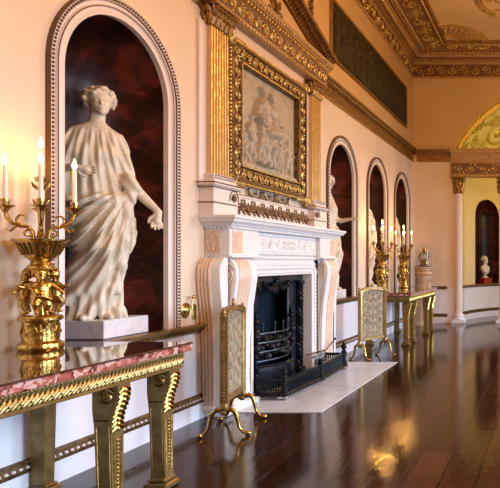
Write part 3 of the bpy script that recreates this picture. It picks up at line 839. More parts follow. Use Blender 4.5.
# gilded scrollwork on the dome
class DomeMB(MB):
    def add(s, V, F):
        V = np.asarray(V, float).reshape(-1,3)
        th = PI - V[:,0]; ph = V[:,1]; w = V[:,2]; r = AR-w
        W = np.stack([AX+r*np.cos(th)*np.cos(ph), FY+r*np.sin(th)*np.cos(ph)*.93, AZ+r*np.sin(ph)], 1)
        b = s.n; s.v.append(W); s.n += len(W); s.f.extend([tuple(i+b for i in f) for f in F])
mb = DomeMB()
for k in range(7):
    th0 = .22+k*(PI-.44)/6
    for (du, dv, r, tn, d, a0) in ((0,.74,.085,2,1,0),(-.13,.62,.065,1.6,-1,1),(.13,.62,.065,1.6,1,2),(-.12,.88,.07,1.5,1,3),(.12,.88,.07,1.5,-1,0),(0,1.05,.08,1.5,1,1),(0,.53,.04,1.4,1,0)):
        if k % 2 and (du, dv) == (0,.74):
            A_ = [2*PI*i/24 for i in range(25)]
            mb.tube([(th0+.11*math.cos(a)/math.cos(.74), .76+.11*math.sin(a), .012) for a in A_], .014, 5)
            mb.ball((th0,.76,.0), (.06,.05,.03), 8, 5); continue
        spiral(mb, th0+du/math.cos(dv), dv, r, tn, d, a0, .01, .012, 18, 5)
    for q in range(8):
        a = q*PI/4+.3; leaf(mb, th0+.1*math.cos(a), .75+.16*math.sin(a), a, .07, .004, .4, .02)
A_ = [PI*i/60 for i in range(61)]
mb.tube([(a, e0+.035, .01) for a in A_], .022, 6)
mb.build('dome_scrollwork', M['yellowgilt'], dm, smooth=40)
# arch moulding on the face of the far wall
amax = math.acos((4.42-AZ)/AR)
A_ = [PI/2+amax-2*amax*i/60 for i in range(61)]
mb = MB(FW)
mb.sweep([(AX+AR*math.cos(a), AZ+AR*math.sin(a)) for a in A_], [(math.cos(a), math.sin(a)) for a in A_], [(-.01,-.1),(-.01,.02),(.01,.035),(.025,.035),(.03,0),(.03,-.02)])
mb.sweep([(AX+AR*math.cos(a), AZ+AR*math.sin(a)) for a in A_], [(math.cos(a), math.sin(a)) for a in A_], [(-.10,-.16),(-.10,-.08),(-.01,-.06),(-.01,-.16)])
st(mb.build('trim_12', M['yellowgilt'], smooth=40))
# screen beam with scrolled frieze, across the apse
mb = MB(FW)
mb.prism([(3.72,-.14),(3.72,.10),(3.76,.115),(3.77,.09),(4.08,.09),(4.09,.11),(4.12,.12),(4.14,.12),(4.15,.10),(4.24,.10),(4.25,.13),(4.30,.14),(4.31,.17),(4.36,.20),(4.42,.21),(4.42,-.14)], AX-AH-.06, AX+AH+.06, 'x')
bm_ = st(mb.build('trim_13', M['cornice']))
mb = MB(FW); mb.box((AX-AH-.04,3.79,.088),(AX+AH+.04,4.06,.094)); mb.build('frieze_ground', M['cornice_ground'], bm_)
mb = MB(FW); rinceau(mb, AX-AH, AX+AH, 3.79, 4.06, .095, .016, 4, 14)
for i in range(90):
    u = AX-AH-.04+(i+.5)*(2*AH+.08)/90; mb.bbox((u-.016,4.205,.10),(u+.016,4.245,.135), .004); mb.ball((u,4.335,.175), (.024,.02,.016), 6, 4); mb.ball((u,3.74,.112), (.022,.016,.012), 6, 4)
mb.build('scroll_frieze', M['ceilgold'], bm_, smooth=40)

def capital(mb, c, r, z0, z1, n=8, half=False):
    # acanthus capital: bell, two rows of leaves, volutes, abacus
    h = z1-z0
    mb.lathe([(r*.95,0),(r*1.05,.01*h),(r*.95,.05*h),(r*.95,.5*h),(r*1.15,.8*h),(r*1.3,.86*h)], (c[0],c[1],z0), 16)
    for row, (zb, zt, ro) in enumerate(((.04,.46,1.35),(.30,.72,1.5))):
        for k in range(n):
            a = 2*PI*(k+.5*row)/n; ca, sa = math.cos(a), math.sin(a)
            P = [(c[0]+ca*r*q, c[1]+sa*r*q, z0+h*z) for q, z in ((.98,zb),(1.08,zb+.2),(1.15,zt-.06),(ro,zt),(ro+.08,zt-.07))]
            mb.tube(P, [r*.26,r*.30,r*.24,r*.15,r*.07], 6)
    for k in range(4):
        a = PI/4+k*PI/2; ca, sa = math.cos(a), math.sin(a)
        for s in (-1,1):
            P = []
            for i in range(15):
                f = i/14; t = -PI/2+f*2.6*PI; q = r*.34*(1-f*.8)
                P.append((c[0]+ca*(r*1.35+q*math.cos(t)*.9)-sa*s*r*.12, c[1]+sa*(r*1.35+q*math.cos(t)*.9)+ca*s*r*.12, z0+h*.80+q*math.sin(t)))
            mb.tube(P, r*.10, 5)
    w = r*1.45
    mb.bbox((c[0]-w,c[1]-w,z0+h*.90),(c[0]+w,c[1]+w,z1), .008)

for i, (x, nm) in enumerate(((-2.33,''),(-1.20,''))):
    col_ = empty('column', 'slender cream column with gilded leafy capital '+('standing where the far wall ends at the alcove' if i == 0 else 'at the right picture edge, right of the marble bust' if i==1 else 'standing across the alcove, beyond the right picture edge'), 'column', (x,FY+.0,0), 0, 'columns of the alcove screen')
    mb = MB(); mb.bbox((-.17,-.17,0),(.17,.17,.09)); mb.lathe([(.165,.09),(.17,.11),(.165,.14),(.135,.15),(.13,.17),(.145,.185),(.14,.205),(.11,.215),(.105,.24)], n=28); mb.build('base', M['plinthw'], col_, smooth=40)
    mb = MB(); prof = [(.088,.24),(.086,1.2),(.083,2.4),(.078,3.32)]
    V = []
    mb.lathe(prof, n=48, lobes=16, amp=.05); mb.build('shaft', M['trim'], col_, smooth=60)
    mb = MB(); capital(mb, (0,0), .110, 3.30, 3.72); mb.build('capital', M['antique'], col_, smooth=50)
# ================================================================== chimneypiece
CY = 7.2
fp = empty('fireplace_mantelpiece', 'white carved marble fireplace surround with reeded scroll brackets below the framed relief', 'fireplace', (WX,CY,0))
def child(mb, name, m, parent=fp, **k):
    return mb.build(name, m, parent, **k)
def LWc(c=CY): return frame((0,0,0), (0,1,0), (0,0,1), (1,0,0))   # local to an empty at (WX,c,0)
L0 = LWc()
# inner frame round the opening (mitred by sections) : opening +-.79, to z 1.41
mb = MB(L0)
mb.bbox((-1.05,0,-.02),(-.79,1.41,.17), .01); mb.bbox((.79,0,-.02),(1.05,1.41,.17), .01); mb.bbox((-1.05,1.41,-.02),(1.05,1.64,.17), .01)
mb.bbox((-.79,1.39,.00),(.79,1.41,.16), .004)
child(mb, 'opening_surround', M['marble'])
mb = MB(L0)
P = [(-.84,.05),(-.84,1.46),(.84,1.46),(.84,.05)]; N = [(-1,0),(-1,1),(1,1),(1,0)]
mb.sweep(P, N, [(0,.165),(0,.18),(.02,.19),(.03,.18),(.03,.165)])
mb.sweep([(-.97,.05),(-.97,1.58),(.97,1.58),(.97,.05)], N, [(0,.165),(0,.18),(.02,.195),(.04,.19),(.05,.165)])
for s in (-1,1):
    for i in range(26): mb.ball((s*.905,.08+i*.054,.172), (.024,.022,.012), 6, 4)
for i in range(32): mb.ball((-.86+i*.0555,1.52,.172), (.022,.024,.012), 6, 4)
child(mb, 'carved_moulding', M['marble'])
# frieze with a carved tablet
mb = MB(L0); mb.bbox((-.84,1.64,-.02),(.84,1.90,.20), .008)
child(mb, 'frieze', M['marble'])
mb = MB(L0)
mb.sweep([(-.78,1.67),(-.78,1.87),(.78,1.87),(.78,1.67)], [(-1,-1),(-1,1),(1,1),(1,-1)], [(0,.195),(0,.205),(-.012,.21),(-.02,.195)], closed=True)
rinceau(mb, -.74, -.2, 1.70, 1.85, .203, .010, 5, 14); rinceau(mb, .2, .74, 1.70, 1.85, .203, .010, 5, 14)
for i in range(5):
    u = -.14+i*.07; mb.ball((u,1.80,.205), .018, 8, 5); mb.ball((u,1.745,.205), (.018,.04,.014), 8, 5); mb.tube([(u,1.77,.21),(u+.03,1.76,.215),(u+.045,1.79,.21)], .008, 5)
child(mb, 'carved_tablet', M['marble'], smooth=50)
for s in (-1,1):
    # end block with panels tinted by warm candlelight, scroll brackets on two faces
    mb = MB(L0); a, b = sorted((s*.84, s*1.43))
    mb.bbox((a,0,0),(b,1.60,.17), .01); mb.bbox((a,1.60,0),(b,1.62,.29), .005); mb.bbox((a+.01 if s>0 else a,1.62,0),(b if s>0 else b-.01,1.90,.26), .008)
    bl_ = child(mb, 'end_block', M['marble'])
    # warm panels with oval paterae
    mb = MB(L0); e = s*1.43
    a, b = sorted((e, e+s*.006)); mb.bbox((a,1.645,.02),(b,1.875,.17), .002)
    a, b = sorted((s*1.20, s*1.39)); mb.bbox((a,1.645,.258),(b,1.875,.265), .002)
    mb.build('tinted_panel', M['candletint'], bl_)
    mb = MB(L0)
    fa = [(-PI+2*PI*i/24) for i in range(25)]
    mb.tube([(e+s*.008,1.76+.09*math.sin(a),.095+.06*math.cos(a)) for a in fa], .006, 5)
    for k in range(8):
        a = k*PI/4; mb.tube([(e+s*.008,1.76+.02*math.sin(a),.095+.015*math.cos(a)),(e+s*.009,1.76+.075*math.sin(a),.095+.05*math.cos(a))], [.004,.010], 5)
    mb.build('carved_patera', M['candletint'], bl_, smooth=60)
    # scroll bracket profile: projection p as function of height
    def prof(z, top=.15, foot=.035):
        # bulging volute near 1.35..1.55, sweeping in to the foot
        f = np.interp(z, [0,.05,.10,.3,.7,1.0,1.2,1.38,1.5,1.57,1.60], [1.0,1.05,.55,.42,.50,.72,.98,1.2,1.15,.8,.45])
        return f
    Z = np.linspace(0.10, 1.60, 44)
    def console(o, du, dw, ca, width, proj, base, name, m, reeds):
        # o: base line origin on local frame; strips run up, proj outward along dw, width along du
        mbc = MB(); V = []; F = []; nx = reeds*6 if reeds else 2
        for z in Z:
            p = base+proj*prof(z)
            for j in range(nx+1):
                f = j/nx; bump = (.013*abs(math.sin(PI*f*reeds))) if reeds else 0
                V.append(np.array(o)+np.array(du)*(f*width)+np.array(dw)*(p+bump)+np.array((0,0,z)))
        for i in range(len(Z)-1):
            for j in range(nx): k = i*(nx+1)+j; F.append((k,k+1,k+nx+2,k+nx+1))
        # sides back to the block
        for jj in (0, nx):
            n0 = len(V)
            for z in Z: V.append(np.array(o)+np.array(du)*(jj/nx*width)+np.array(dw)*(-.01)+np.array((0,0,z)))
            for i in range(len(Z)-1): F.append((i*(nx+1)+jj,(i+1)*(nx+1)+jj,n0+i+1,n0+i))
        n1 = (len(Z)-1)*(nx+1)
        F.append(tuple([n1+j for j in range(nx+1)]+[len(V)-1, len(V)-1-len(Z)]))
        mbc.add(V, F); return mbc.build(name, m, bl_, smooth=40)
    W_ = np.array
    # white body then warm reeded bands
    console((0,s*1.43,0), (1,0,0), (0,s,0), 0, .235, .115, .0, 'side_scroll', M['marble'], 0)
    console((.012,s*1.43,0), (1,0,0), (0,s,0), 0, .135, .115, .006, 'side_reeding', M['candletint'], 4)
    console((.17,s*1.40,0), (0,-s,0), (1,0,0), 0, .42, .115, .0, 'front_scroll', M['marble'], 0)
    console((.17,s*1.34,0), (0,-s,0), (1,0,0), 0, .22, .115, .006, 'front_reeding', M['candletint'], 5)
    mb = MB(L0)
    # volute coils on the cheeks of the front scroll
    for uu in (s*1.405, s*.975):
        P = []
        for i in range(40):
            f = i/39; t = .4+f*2.1*2*PI; q = .085*(1-f*.85); P.append((uu,1.43+q*1.35*math.sin(t),.225+q*.85*math.cos(t)))
        mb.tube(P, [.010]*40, 5)
        P = [(uu, 1.36-.02*i, .17+.115*float(prof(1.36-.02*i))-.03) for i in range(0,60,3)]
        mb.tube(P, .006, 5)
    mb.build('volute', M['candletint'], bl_, smooth=60)
    mb = MB(L0); a, b = sorted((s*.84, s*1.50)); mb.bbox((a,0,0),(b,.06,.27), .012)
    for k in range(5):
        mb.ball((s*1.34-s*(.022+k*.044),.085,.235), (.026,.035,.03), 8, 6)
        if k < 4: mb.ball((s*1.50,.085,.035+k*.034), (.03,.035,.02), 8, 6)
    mb.build('foot_block', M['marble'], bl_, smooth=50)
# mantel shelf: stacked mouldings returned round the ends
mb = MB(L0)
path = [(-1.43,-.0),(-1.43,.26),(1.43,.26),(1.43,-.0)]
prof_ = [(0,1.90),(.015,1.905),(.02,1.925),(.045,1.93),(.05,1.945),(.09,1.965),(.10,1.995),(.115,2.0),(.115,2.025),(-.1,2.025),(-.1,1.90)]
V = []; F = []
nrm = [(-1,0),(-1,1),(1,1),(1,0)]
for (u,w),(nu,nw) in zip(path, nrm):
    for a, z in prof_: V.append((u+nu*a, z, max(-.02,w+nw*a)))
k = len(prof_)
for i in range(3):
    for j in range(k): F.append((i*k+j, i*k+(j+1)%k, (i+1)*k+(j+1)%k, (i+1)*k+j))
mb.add(V, F); mb.box((-1.5,1.99,-.02),(1.5,2.02,.35))
sh = child(mb, 'mantel_shelf', M['marble'])
mb = MB(L0)
for i in range(70):
    u = -1.42+(i+.5)*2.84/70; mb.bbox((u-.013,1.895,.262),(u+.013,1.922,.283), .003)
mb.build('dentils', M['marble'], sh)
for s in (-1,1):
    mb = MB(L0)
    for i in range(6):
        w = .02+i*.042; a,b = sorted((s*1.432, s*1.453)); mb.bbox((a,1.895,w),(b,1.922,w+.026), .003)
    mb.build('dentils', M['marble'], sh)

# hearth slab
mb = MB(); mb.bbox((WX-.3,5.88,-.03),(-2.36,8.83,.008), .003)
h_ = mb.build('hearth_slab', M['hearth']); tag(h_, 'pale grey stone hearth slab set into the dark floor before the fireplace', 'hearth')

# register grate in the recess
M['ironbar'] = mat('rubbed iron bars', (.07,.08,.10), .3, .9)
gr = empty('fire_grate', 'black cast iron register grate with polished bars inside the marble fireplace', 'fire grate', (WX,CY,0))
mb = MB(L0)
mb.box((-.78,0,-.26),(.78,1.42,-.23)); mb.box((-.79,0,-.26),(-.76,1.42,.0)); mb.box((.76,0,-.26),(.79,1.42,.0)); mb.box((-.78,1.38,-.26),(.78,1.42,.0)); mb.bbox((-.40,.95,-.23),(.40,1.25,-.21),.02)
mb.build('firebox', M['soot'], gr)
mb = MB(L0)
mb.bbox((-.79,0.008,-.03),(-.42,1.40,.0), .006); mb.bbox((.42,0.008,-.03),(.79,1.40,.0), .006); mb.bbox((-.44,1.27,-.03),(.44,1.40,.0), .006)
arch = [(-.44+.88*i/20) for i in range(21)]
for a, b in zip(arch[:-1], arch[1:]):
    za, zb = (1.22+.05*math.sqrt(max(0,1-(q/.44)**2)) for q in (a,b)); mb.add([(a,za,0),(b,zb,0),(b,1.28,0),(a,1.28,0),(a,za,-.03),(b,zb,-.03)], [(0,1,2,3),(0,1,5,4)])
mb.build('face_plate', M['soot'], gr)
mb = MB(L0); mb.bbox((-.79,1.30,.0),(.79,1.385,.035), .01); mb.bbox((-.79,1.385,.0),(.79,1.405,.05), .006)
mb.build('top_rail', M['ironbar'], gr)
mb = MB(L0)
# festoon crest
mb.ball((0,1.31,.05), (.05,.05,.03), 10, 6)
for s in (-1,1):
    mb.tube([(s*f*.34, 1.31-.09*math.sin(PI*f)+.0*f, .045) for f in np.linspace(0,1,10)], [.03,.034,.036,.036,.034,.03,.026,.02,.02,.016], 6)
    leaf(mb, 0, 1.33, PI/2-s*.9, .12, .04, .35, .03); spiral(mb, s*.40, 1.25, .045, 1.5, s, 0, .03, .012)
    leaf(mb, 0, 1.28, -PI/2+s*.3, .14, .04, .3, .03)
mb.build('festoon', M['iron'], gr, smooth=50)
for s in (-1,1):
    mb = MB(L0)
    # cable moulded column
    for ph in range(4):
        P = [(s*.70+.030*math.cos(ph*PI/2+26*z), z, .03+.030*math.sin(ph*PI/2+26*z)) for z in np.linspace(.10,1.27,70)]
        mb.tube(P, .021, 5)
    mb.bbox((s*.70-.07,.008,-.0),(s*.70+.07,.11,.09), .01); mb.bbox((s*.70-.06,1.25,.0),(s*.70+.06,1.30,.08), .01)
    for i in range(34):
        mb.ball((s*.60,.12+i*.034,.0), (.012,.014,.012), 6, 4)
    mb.build('cable_column', M['iron'], gr, smooth=60)
    mb = MB(L0)
    # hob standard with balls and urn finial
    c = (s*.46, 0, .02)
    for z, r in ((.05,.055),(.12,.035),(.2,.04),(.3,.03),(.42,.032),(.52,.055),(.60,.03),(.66,.06),(.72,.05),(.78,.025),(.84,.04),(.9,.028),(.96,.012)):
        mb.ball((c[0],z,c[2]), (r,r*1.1,r), 10, 6)
    mb.tube([(c[0],.01,c[2]),(c[0],.95,c[2])], .016, 6)
    mb.build('standard', M['iron'], gr, smooth=60)
mb = MB(L0)
for z in (.36,.47,.58,.69):
    P = [(u, z, .0+.13*math.cos(u/.44*PI/2)) for u in np.linspace(-.44,.44,17)]
    mb.tube(P, .012, 6)
for u in (-.34,-.17,0,.17,.34):
    w = .13*math.cos(u/.44*PI/2); mb.tube([(u,.66,w),(u,.80,w)], [.008,.008], 6); mb.ball((u,.81,w), (.013,.02,.013), 6, 5)
mb.build('fire_bars', M['ironbar'], gr, smooth=60)
mb = MB(L0)
for i in range(60):
    u = rng.uniform(-.38,.38); w = rng.uniform(-.15,.06); r = rng.uniform(.03,.055); mb.ball((u,.38+rng.uniform(0,.22),w), (r,r*.8,r), 5, 4)
mb.build('coals', M['coal'], gr, kind='stuff', smooth=0)
mb = MB(L0)
# ash front below the bars: bowed pierced plate
P = [(u, .0, .04+.15*math.cos(u/.44*PI/2)) for u in np.linspace(-.44,.44,17)]
V = [(u,.30,w) for u,_,w in P]+[(u,.20,w+.02) for u,_,w in P]+[(u,.012,w-.0) for u,_,w in P]
F = [(r*17+i,r*17+i+1,(r+1)*17+i+1,(r+1)*17+i) for r in range(2) for i in range(16)]
mb.add(V, F)
mb.tube([(u,.30,w) for u,_,w in P], .018, 6)
for i in range(1,16): u,_,w = P[i]; mb.ball((u,.12,w+.02), (.018,.05,.012), 6, 5)
mb.build('ash_front', M['iron'], gr, smooth=40)

# fender
fe = empty('fireplace_fender', 'black pierced iron fender with urn corner posts standing on the stone hearth', 'fender', (WX,7.35,.008))
F0 = frame((0,0,0), (0,1,0), (0,0,1), (1,0,0))
x1 = .52; ya, yb = -.93, .93
def serp(u):  # outline seen from above, slightly bowed in the middle
    return x1+.02*math.cos(u/.93*PI)
us = np.linspace(ya, yb, 33)
mb = MB(F0)
front = [(u, serp(u)) for u in us]
def rail(mb, z0, z1, t0, t1):
    path = [(ya,.19)]+front+[(yb,.19)]
    V = []; n = len(path)
    for i,(u,w) in enumerate(path):
        nn = (-1,0) if i == 0 else (1,0) if i == n-1 else (-1,1) if i == 1 else (1,1) if i == n-2 else (0,1)
        for a, z in ((-t0,z0),(t0,z0),(t1,z1),(-t1,z1)): V.append((u+nn[0]*a, z, w+nn[1]*a))
    F = [(i*4+j, i*4+(j+1)%4, (i+1)*4+(j+1)%4, (i+1)*4+j) for i in range(n-1) for j in range(4)]
    F += [(0,1,2,3), (4*n-4,4*n-3,4*n-2,4*n-1)]
    mb.add(V, F)
rail(mb, .03, .055, .04, .04); rail(mb, .055, .075, .034, .022); rail(mb, .195, .21, .018, .026); rail(mb, .21, .232, .026, .02)
mb.build('rails', M['iron'], fe, smooth=30)
mb = MB(F0)
for u in np.linspace(ya+.05, yb-.05, 62):
    w = serp(u); mb.tube([(u,.07,w),(u,.10,w),(u,.135,w),(u,.17,w),(u,.2,w)], [.007,.012,.007,.012,.007], 5)
for s in (ya, yb):
    for w in np.linspace(.2, .50, 12): mb.tube([(s,.07,w),(s,.10,w),(s,.135,w),(s,.17,w),(s,.2,w)], [.007,.012,.007,.012,.007], 5)
mb.build('balusters', M['iron'], fe, smooth=50)
for s, zz in ((ya,1),(yb,1),(0,.62)):
    w = serp(s)+.004
    mb = MB(F0)
    mb.bbox((s-.045,.02,w-.045),(s+.045,.085,w+.045), .01)
    for z, r in ((.10,.040),(.14,.032),(.18,.04),(.22,.048),(.25,.035)): mb.ball((s,z,w), (r,.03,r), 12, 6)
    if zz == 1:
        for z, r, q in ((.275,.02,.02),(.31,.042,.035),(.345,.03,.015),(.365,.018,.015),(.39,.010,.016)): mb.ball((s,z,w), (r,q,r), 12, 6)
    else: mb.ball((s,.275,w), (.03,.028,.03), 10, 6)
    po = mb.build('post', M['iron'], fe, smooth=60)
    if zz == 1:
        mb = MB(F0); 
        for dx, dw in ((-.03,-.03),(.03,-.03),(-.03,.03),(.03,.03)): mb.ball((s+dx,.016,w+dw), (.028,.016,.028), 8, 5)
        mb.bbox((s-.055,.016,w-.055),(s+.055,.04,w+.055), .006)
        f_ = mb.build('foot', M['steel'], po, smooth=60); f_['label'] = 'bright steel foot'
# fire irons resting across the far end
ir = empty('fire_irons_rack', 'small black rack of upright spindles inside the far end of the fender', 'fire iron rest', (WX+.28,7.98,.008))
mb = MB()
for i in range(8):
    y = -.20+i*.055; mb.tube([(0,y,.03),(.02,y,.15),(0,y,.25)], [.008,.012,.008], 6); mb.ball((0,y,.262), .015, 8, 5)
mb.tube([(0,-.24,.245),(0,.24,.245)], .011, 6); mb.bbox((-.05,-.24,0),(.05,.24,.03), .008)
mb.build('spindles', M['steel'], ir, smooth=60)
mb = MB(); mb.tube([(-.08,-.28,.29),(.0,.20,.285),(.02,.50,.40)], .008, 6); mb.ball((.02,.51,.405), .018, 8, 6)
mb.build('poker', M['iron'], ir, smooth=60)

# ================================================================== overmantel
OC = 7.12
L1 = frame((0,OC,0), (0,1,0), (0,0,1), (1,0,0))
LO = frame((WX,OC,0), (0,1,0), (0,0,1), (1,0,0))
# base course (structure) with pedestals
mb = MB(LO)
mb.prism([(2.02,-.01),(2.02,.06),(2.06,.06),(2.07,.045),(2.27,.045),(2.28,.06),(2.30,.065),(2.30,-.01)], -1.36, 1.36, 'x')
for s in (-1,1):
    a, b = sorted((s*1.0, s*1.44))
    mb.bbox((a,2.02,0),(b,2.34,.15), .006); mb.bbox((a-.01,2.155,0),(b+.01,2.17,.16), .004); mb.bbox((a-.03,2.31,0),(b+.03,2.325,.165), .004); mb.bbox((a-.045,2.325,0),(b+.045,2.345,.19), .006)
t15 = st(mb.build('trim_15', M['trim']))
mb = MB(LO)
for s in (-1,1):
    a, b = sorted((s*1.0, s*1.44)); 
    mb.bbox((a-.012,2.150,0),(b+.012,2.160,.163), .002); mb.bbox((a-.048,2.345,0),(b+.048,2.356,.193), .003); mb.bbox((a-.032,2.305,0),(b+.032,2.313,.168), .002)
    u = s*1.08; anthemion(mb, u, 2.19, .10, .155, .006); A = [PI*i/12 for i in range(13)]; mb.tube([(u+.085*math.cos(a), 2.19+.115*math.sin(a), .155) for a in A], .005, 4)
    mb.add([], [])
mb.bbox((-1.0,2.297,.0),(1.0,2.306,.068), .002); mb.bbox((-1.0,2.066,.04),(1.0,2.074,.056), .002)
# band of alternating palmettes and buds
for i in range(18):
    u = -.93+i*1.86/17
    if i % 2: 
        anthemion(mb, u, 2.105, .135, .052, .009)
    else:
        mb.tube([(u-.034,2.255,.052),(u-.04,2.17,.052),(u,2.11,.052),(u+.04,2.17,.052),(u+.034,2.255,.052)], .010, 5)
        mb.ball((u,2.19,.052), (.016,.04,.01), 6, 5); mb.ball((u,2.25,.052), (.022,.012,.01), 6, 5)
    spiral(mb, u+.03, 2.095, .018, 1.2, 1, 0, .052, .006, 8, 4)
mb.build('anthemion_band', M['darkgold'], t15, smooth=50)
# fluted pilasters
for s in (-1,1):
    pi = empty('wall_pilaster', ('fluted gilt and cream pilaster left of the framed relief, with leafy gilt capital' if s < 0 else 'fluted pilaster right of the framed relief, next to the second statue niche'), 'pilaster', (WX,OC+s*1.22,2.355), 0, 'overmantel pilasters')
    mb = MB(frame((0,0,0),(0,1,0),(0,0,1),(1,0,0)))
    mb.bbox((-.20,0,0),(.20,.04,.15), .008); mb.bbox((-.18,.04,0),(.18,.065,.13), .01); mb.bbox((-.19,.065,0),(.19,.09,.14), .01)
    mb.build('base', M['trim'], pi)
    mb = MB()
    # fluted front
    P = []; nf = 6
    for j in range(nf*8+1):
        f = j/(nf*8); q = abs(math.sin(PI*f*nf)); P.append((-.15+.30*f, .085-.034*q**.6))
    P = [(-.15,.0)]+P+[(.15,.0)]
    V = [(w,u,.09) for u,w in P]+[(w,u*.93,1.62) for u,w in P]; n = len(P)
    mb.add(V, [(i,i+1,n+i+1,n+i) for i in range(n-1)])
    # fillets between the flutes are gilded by the shaft material
    sh_ = mb.build('shaft', M['shaft'] if 'shaft' in M else M['trim'], pi, smooth=60)
    mb = MB(); 
    for j in range(nf+1):
        u = -.15+.30*j/nf; mb.tube([(.086,u,.09),(.084,u*.93,1.62)], .0045, 4)
    mb.build('gilt_fillets', M['ceilgold'], sh_, smooth=60)
    mb = MB(); mb.box((0,-.26,.0),(.03,.26,1.62)); mb.build('back_strip', M['trim'], pi)
    mb = MB(frame((0,0,0),(0,1,0),(0,0,1),(1,0,0)))
    h = .22; z0 = 1.60
    mb.bbox((-.15,z0,0),(.15,z0+.02,.10), .005); mb.bbox((-.14,z0,0),(.14,z0+h*.85,.08), .01)
    for row, (zb, zt, ro) in enumerate(((.0,.10,.05),(.05,.165,.075))):
        for j in range(5+row):
            u = (-.15+.30*j/(4+row)); o = .085
            mb.tube([(u,z0+zb,o),(u,z0+(zb+zt)/2,o+.01),(u*1.05,z0+zt-.01,o+ro*.6),(u*1.08,z0+zt,o+ro),(u*1.1,z0+zt-.025,o+ro+.015)], [.030,.036,.03,.02,.008], 6)
        for w in (.03,.08):
            for e in (-1,1):
                mb.tube([(e*.15,z0+zb,w),(e*.155,z0+(zb+zt)/2,w),(e*(.15+ro*.6),z0+zt-.01,w),(e*(.15+ro),z0+zt,w),(e*(.165+ro),z0+zt-.025,w)], [.026,.032,.028,.018,.008], 6)
    for e in (-1,1):
        spiral(mb, e*.16, z0+h*.80, .045, 1.6, e, -PI/2, .13, .011, 16, 5)
    mb.bbox((-.21,z0+h*.88,0),(.21,z0+h,.17), .008)
    mb.build('capital', M['antique'], pi, smooth=50)
# chimney entablature + pediment
mb = MB(LO)
E2 = [(4.17,-.01),(4.17,.12),(4.21,.135),(4.215,.12),(4.40,.12),(4.41,.15),(4.44,.16),(4.445,.20),(4.49,.24),(4.51,.25),(4.51,-.01)]
mb.prism(E2, -1.50, 1.50, 'x')
pd = empty('pediment', 'triangular cream and gilt pediment with scrolled frieze over the framed marble relief', 'pediment', (WX,OC,0))
PL = frame((0,0,0),(0,1,0),(0,0,1),(1,0,0))
mb = MB(PL); mb.prism(E2, -1.50, 1.50, 'x'); en = mb.build('entablature', M['cornice'], pd)
mb = MB(PL); mb.bbox((-1.505,4.225,0),(1.505,4.395,.124), .003); mb.build('frieze_ground', M['cornice_ground'], en)
mb = MB(PL); rinceau(mb, -1.50, 1.50, 4.225, 4.395, .127, .015, 5, 16)
n = 44
for i in range(n):
    u = -1.5+(i+.5)*3/n; mb.bbox((u-.018,4.41,.14),(u+.018,4.44,.19), .004); mb.ball((u,4.19,.13), (.028,.018,.014), 6, 4); mb.ball((u,4.475,.225), (.026,.02,.016), 6, 4)
E3 = frame((0,-1.5,0),(1,0,0),(0,0,1),(0,-1,0))
mb.build('scroll_frieze', M['ceilgold'], en, smooth=40)
mb = MB(PL)
ap = .50; hb = 1.62
mb.prism([(-hb+.1,4.51),(hb-.1,4.51),(0,4.51+ap-.03)], .0, .06, 'z')
mb.build('tympanum', M['wall_hi'], pd)
for s in (-1,1):
    mb = MB(PL); al = math.atan2(ap, hb); L = math.hypot(ap, hb); nx, ny = -math.sin(al)*s, math.cos(al)
    P = [(s*hb, 4.50), (0, 4.50+ap)]; N = [(-s*0+0, 1/math.cos(al)), (0, 1/math.cos(al))]
    mb.sweep(P, N, [(0,-.01),(0,.09),(.03,.10),(.035,.13),(.07,.14),(.08,.19),(.12,.24),(.14,.25),(.14,-.01)])
    rk = mb.build('raking_cornice', M['antique'], pd)
    mb = MB(PL)
    for i in range(26):
        f = (i+.5)/26; u = s*hb*(1-f); v = 4.50+ap*f; mb.bbox((u-.02,v+.037,.125),(u+.02,v+.075,.18), .005); mb.ball((u,v+.015,.095), (.03,.02,.014), 6, 4)
        mb.ball((u,v+.105,.225), (.03,.022,.018), 6, 4)
    mb.build('dentils', M['darkgold'], rk, smooth=40)
mb = MB(PL)
for s in (-1,1):
    spiral(mb, s*.13, 4.66, .07, 1.5, s, 0, .065, .011, 18, 5); spiral(mb, s*.30, 4.62, .05, 1.5, -s, 0, .065, .010, 18, 5); leaf(mb, s*.1, 4.75, PI/2-s*.5, .14, .06, .35, .02)
    leaf(mb, s*.36, 4.60, PI/2-s*1.3, .14, .06, .35, .02)
mb.tube([(0,4.56,.07),(0,4.7,.08),(0,4.84,.07)], [.02,.035,.01], 8)
for q in range(5): leaf(mb, 0, 4.70, PI/2+(q-2)*.45, .14, .07, .3, .02)
mb.build('urn_and_scroll_ornament', M['darkgold'], pd, smooth=50)

# framed marble relief
fr = empty('framed_marble_relief', 'grey marble relief of robed figures and children in a wide pierced gilt frame', 'relief', (WX,7.06,3.20))
g0, g1 = .94, .77   # outer half sizes
i0, i1 = .72, .56
mb = MB(PL)
mb.sweep([(-i0,-i1),(-i0,i1),(i0,i1),(i0,-i1)], [(-1,-1),(-1,1),(1,1),(1,-1)], [(0,0),(0,.07),(.015,.085),(.03,.075),(.035,.06),(.17,.07),(.175,.095),(.20,.10),(.215,.08),(.215,0)], closed=True)
fm = mb.build('frame', M['darkgold'], fr)
mb = MB(PL)
for s, a in ((1,.0),(-1,0)):
    rinceau(mb, -g0+.05, g0-.05, *(sorted((s*(i1+.045), s*(i1+.165)))), .082, .011, 5, 14)
mb.M = frame((0,0,0),(0,0,1),(0,1,0),(1,0,0))
for s in (-1,1): rinceau(mb, -g1+.14, g1-.14, *(sorted((s*(i0+.045), s*(i0+.165)))), .082, .011, 5, 14)
mb.M = PL
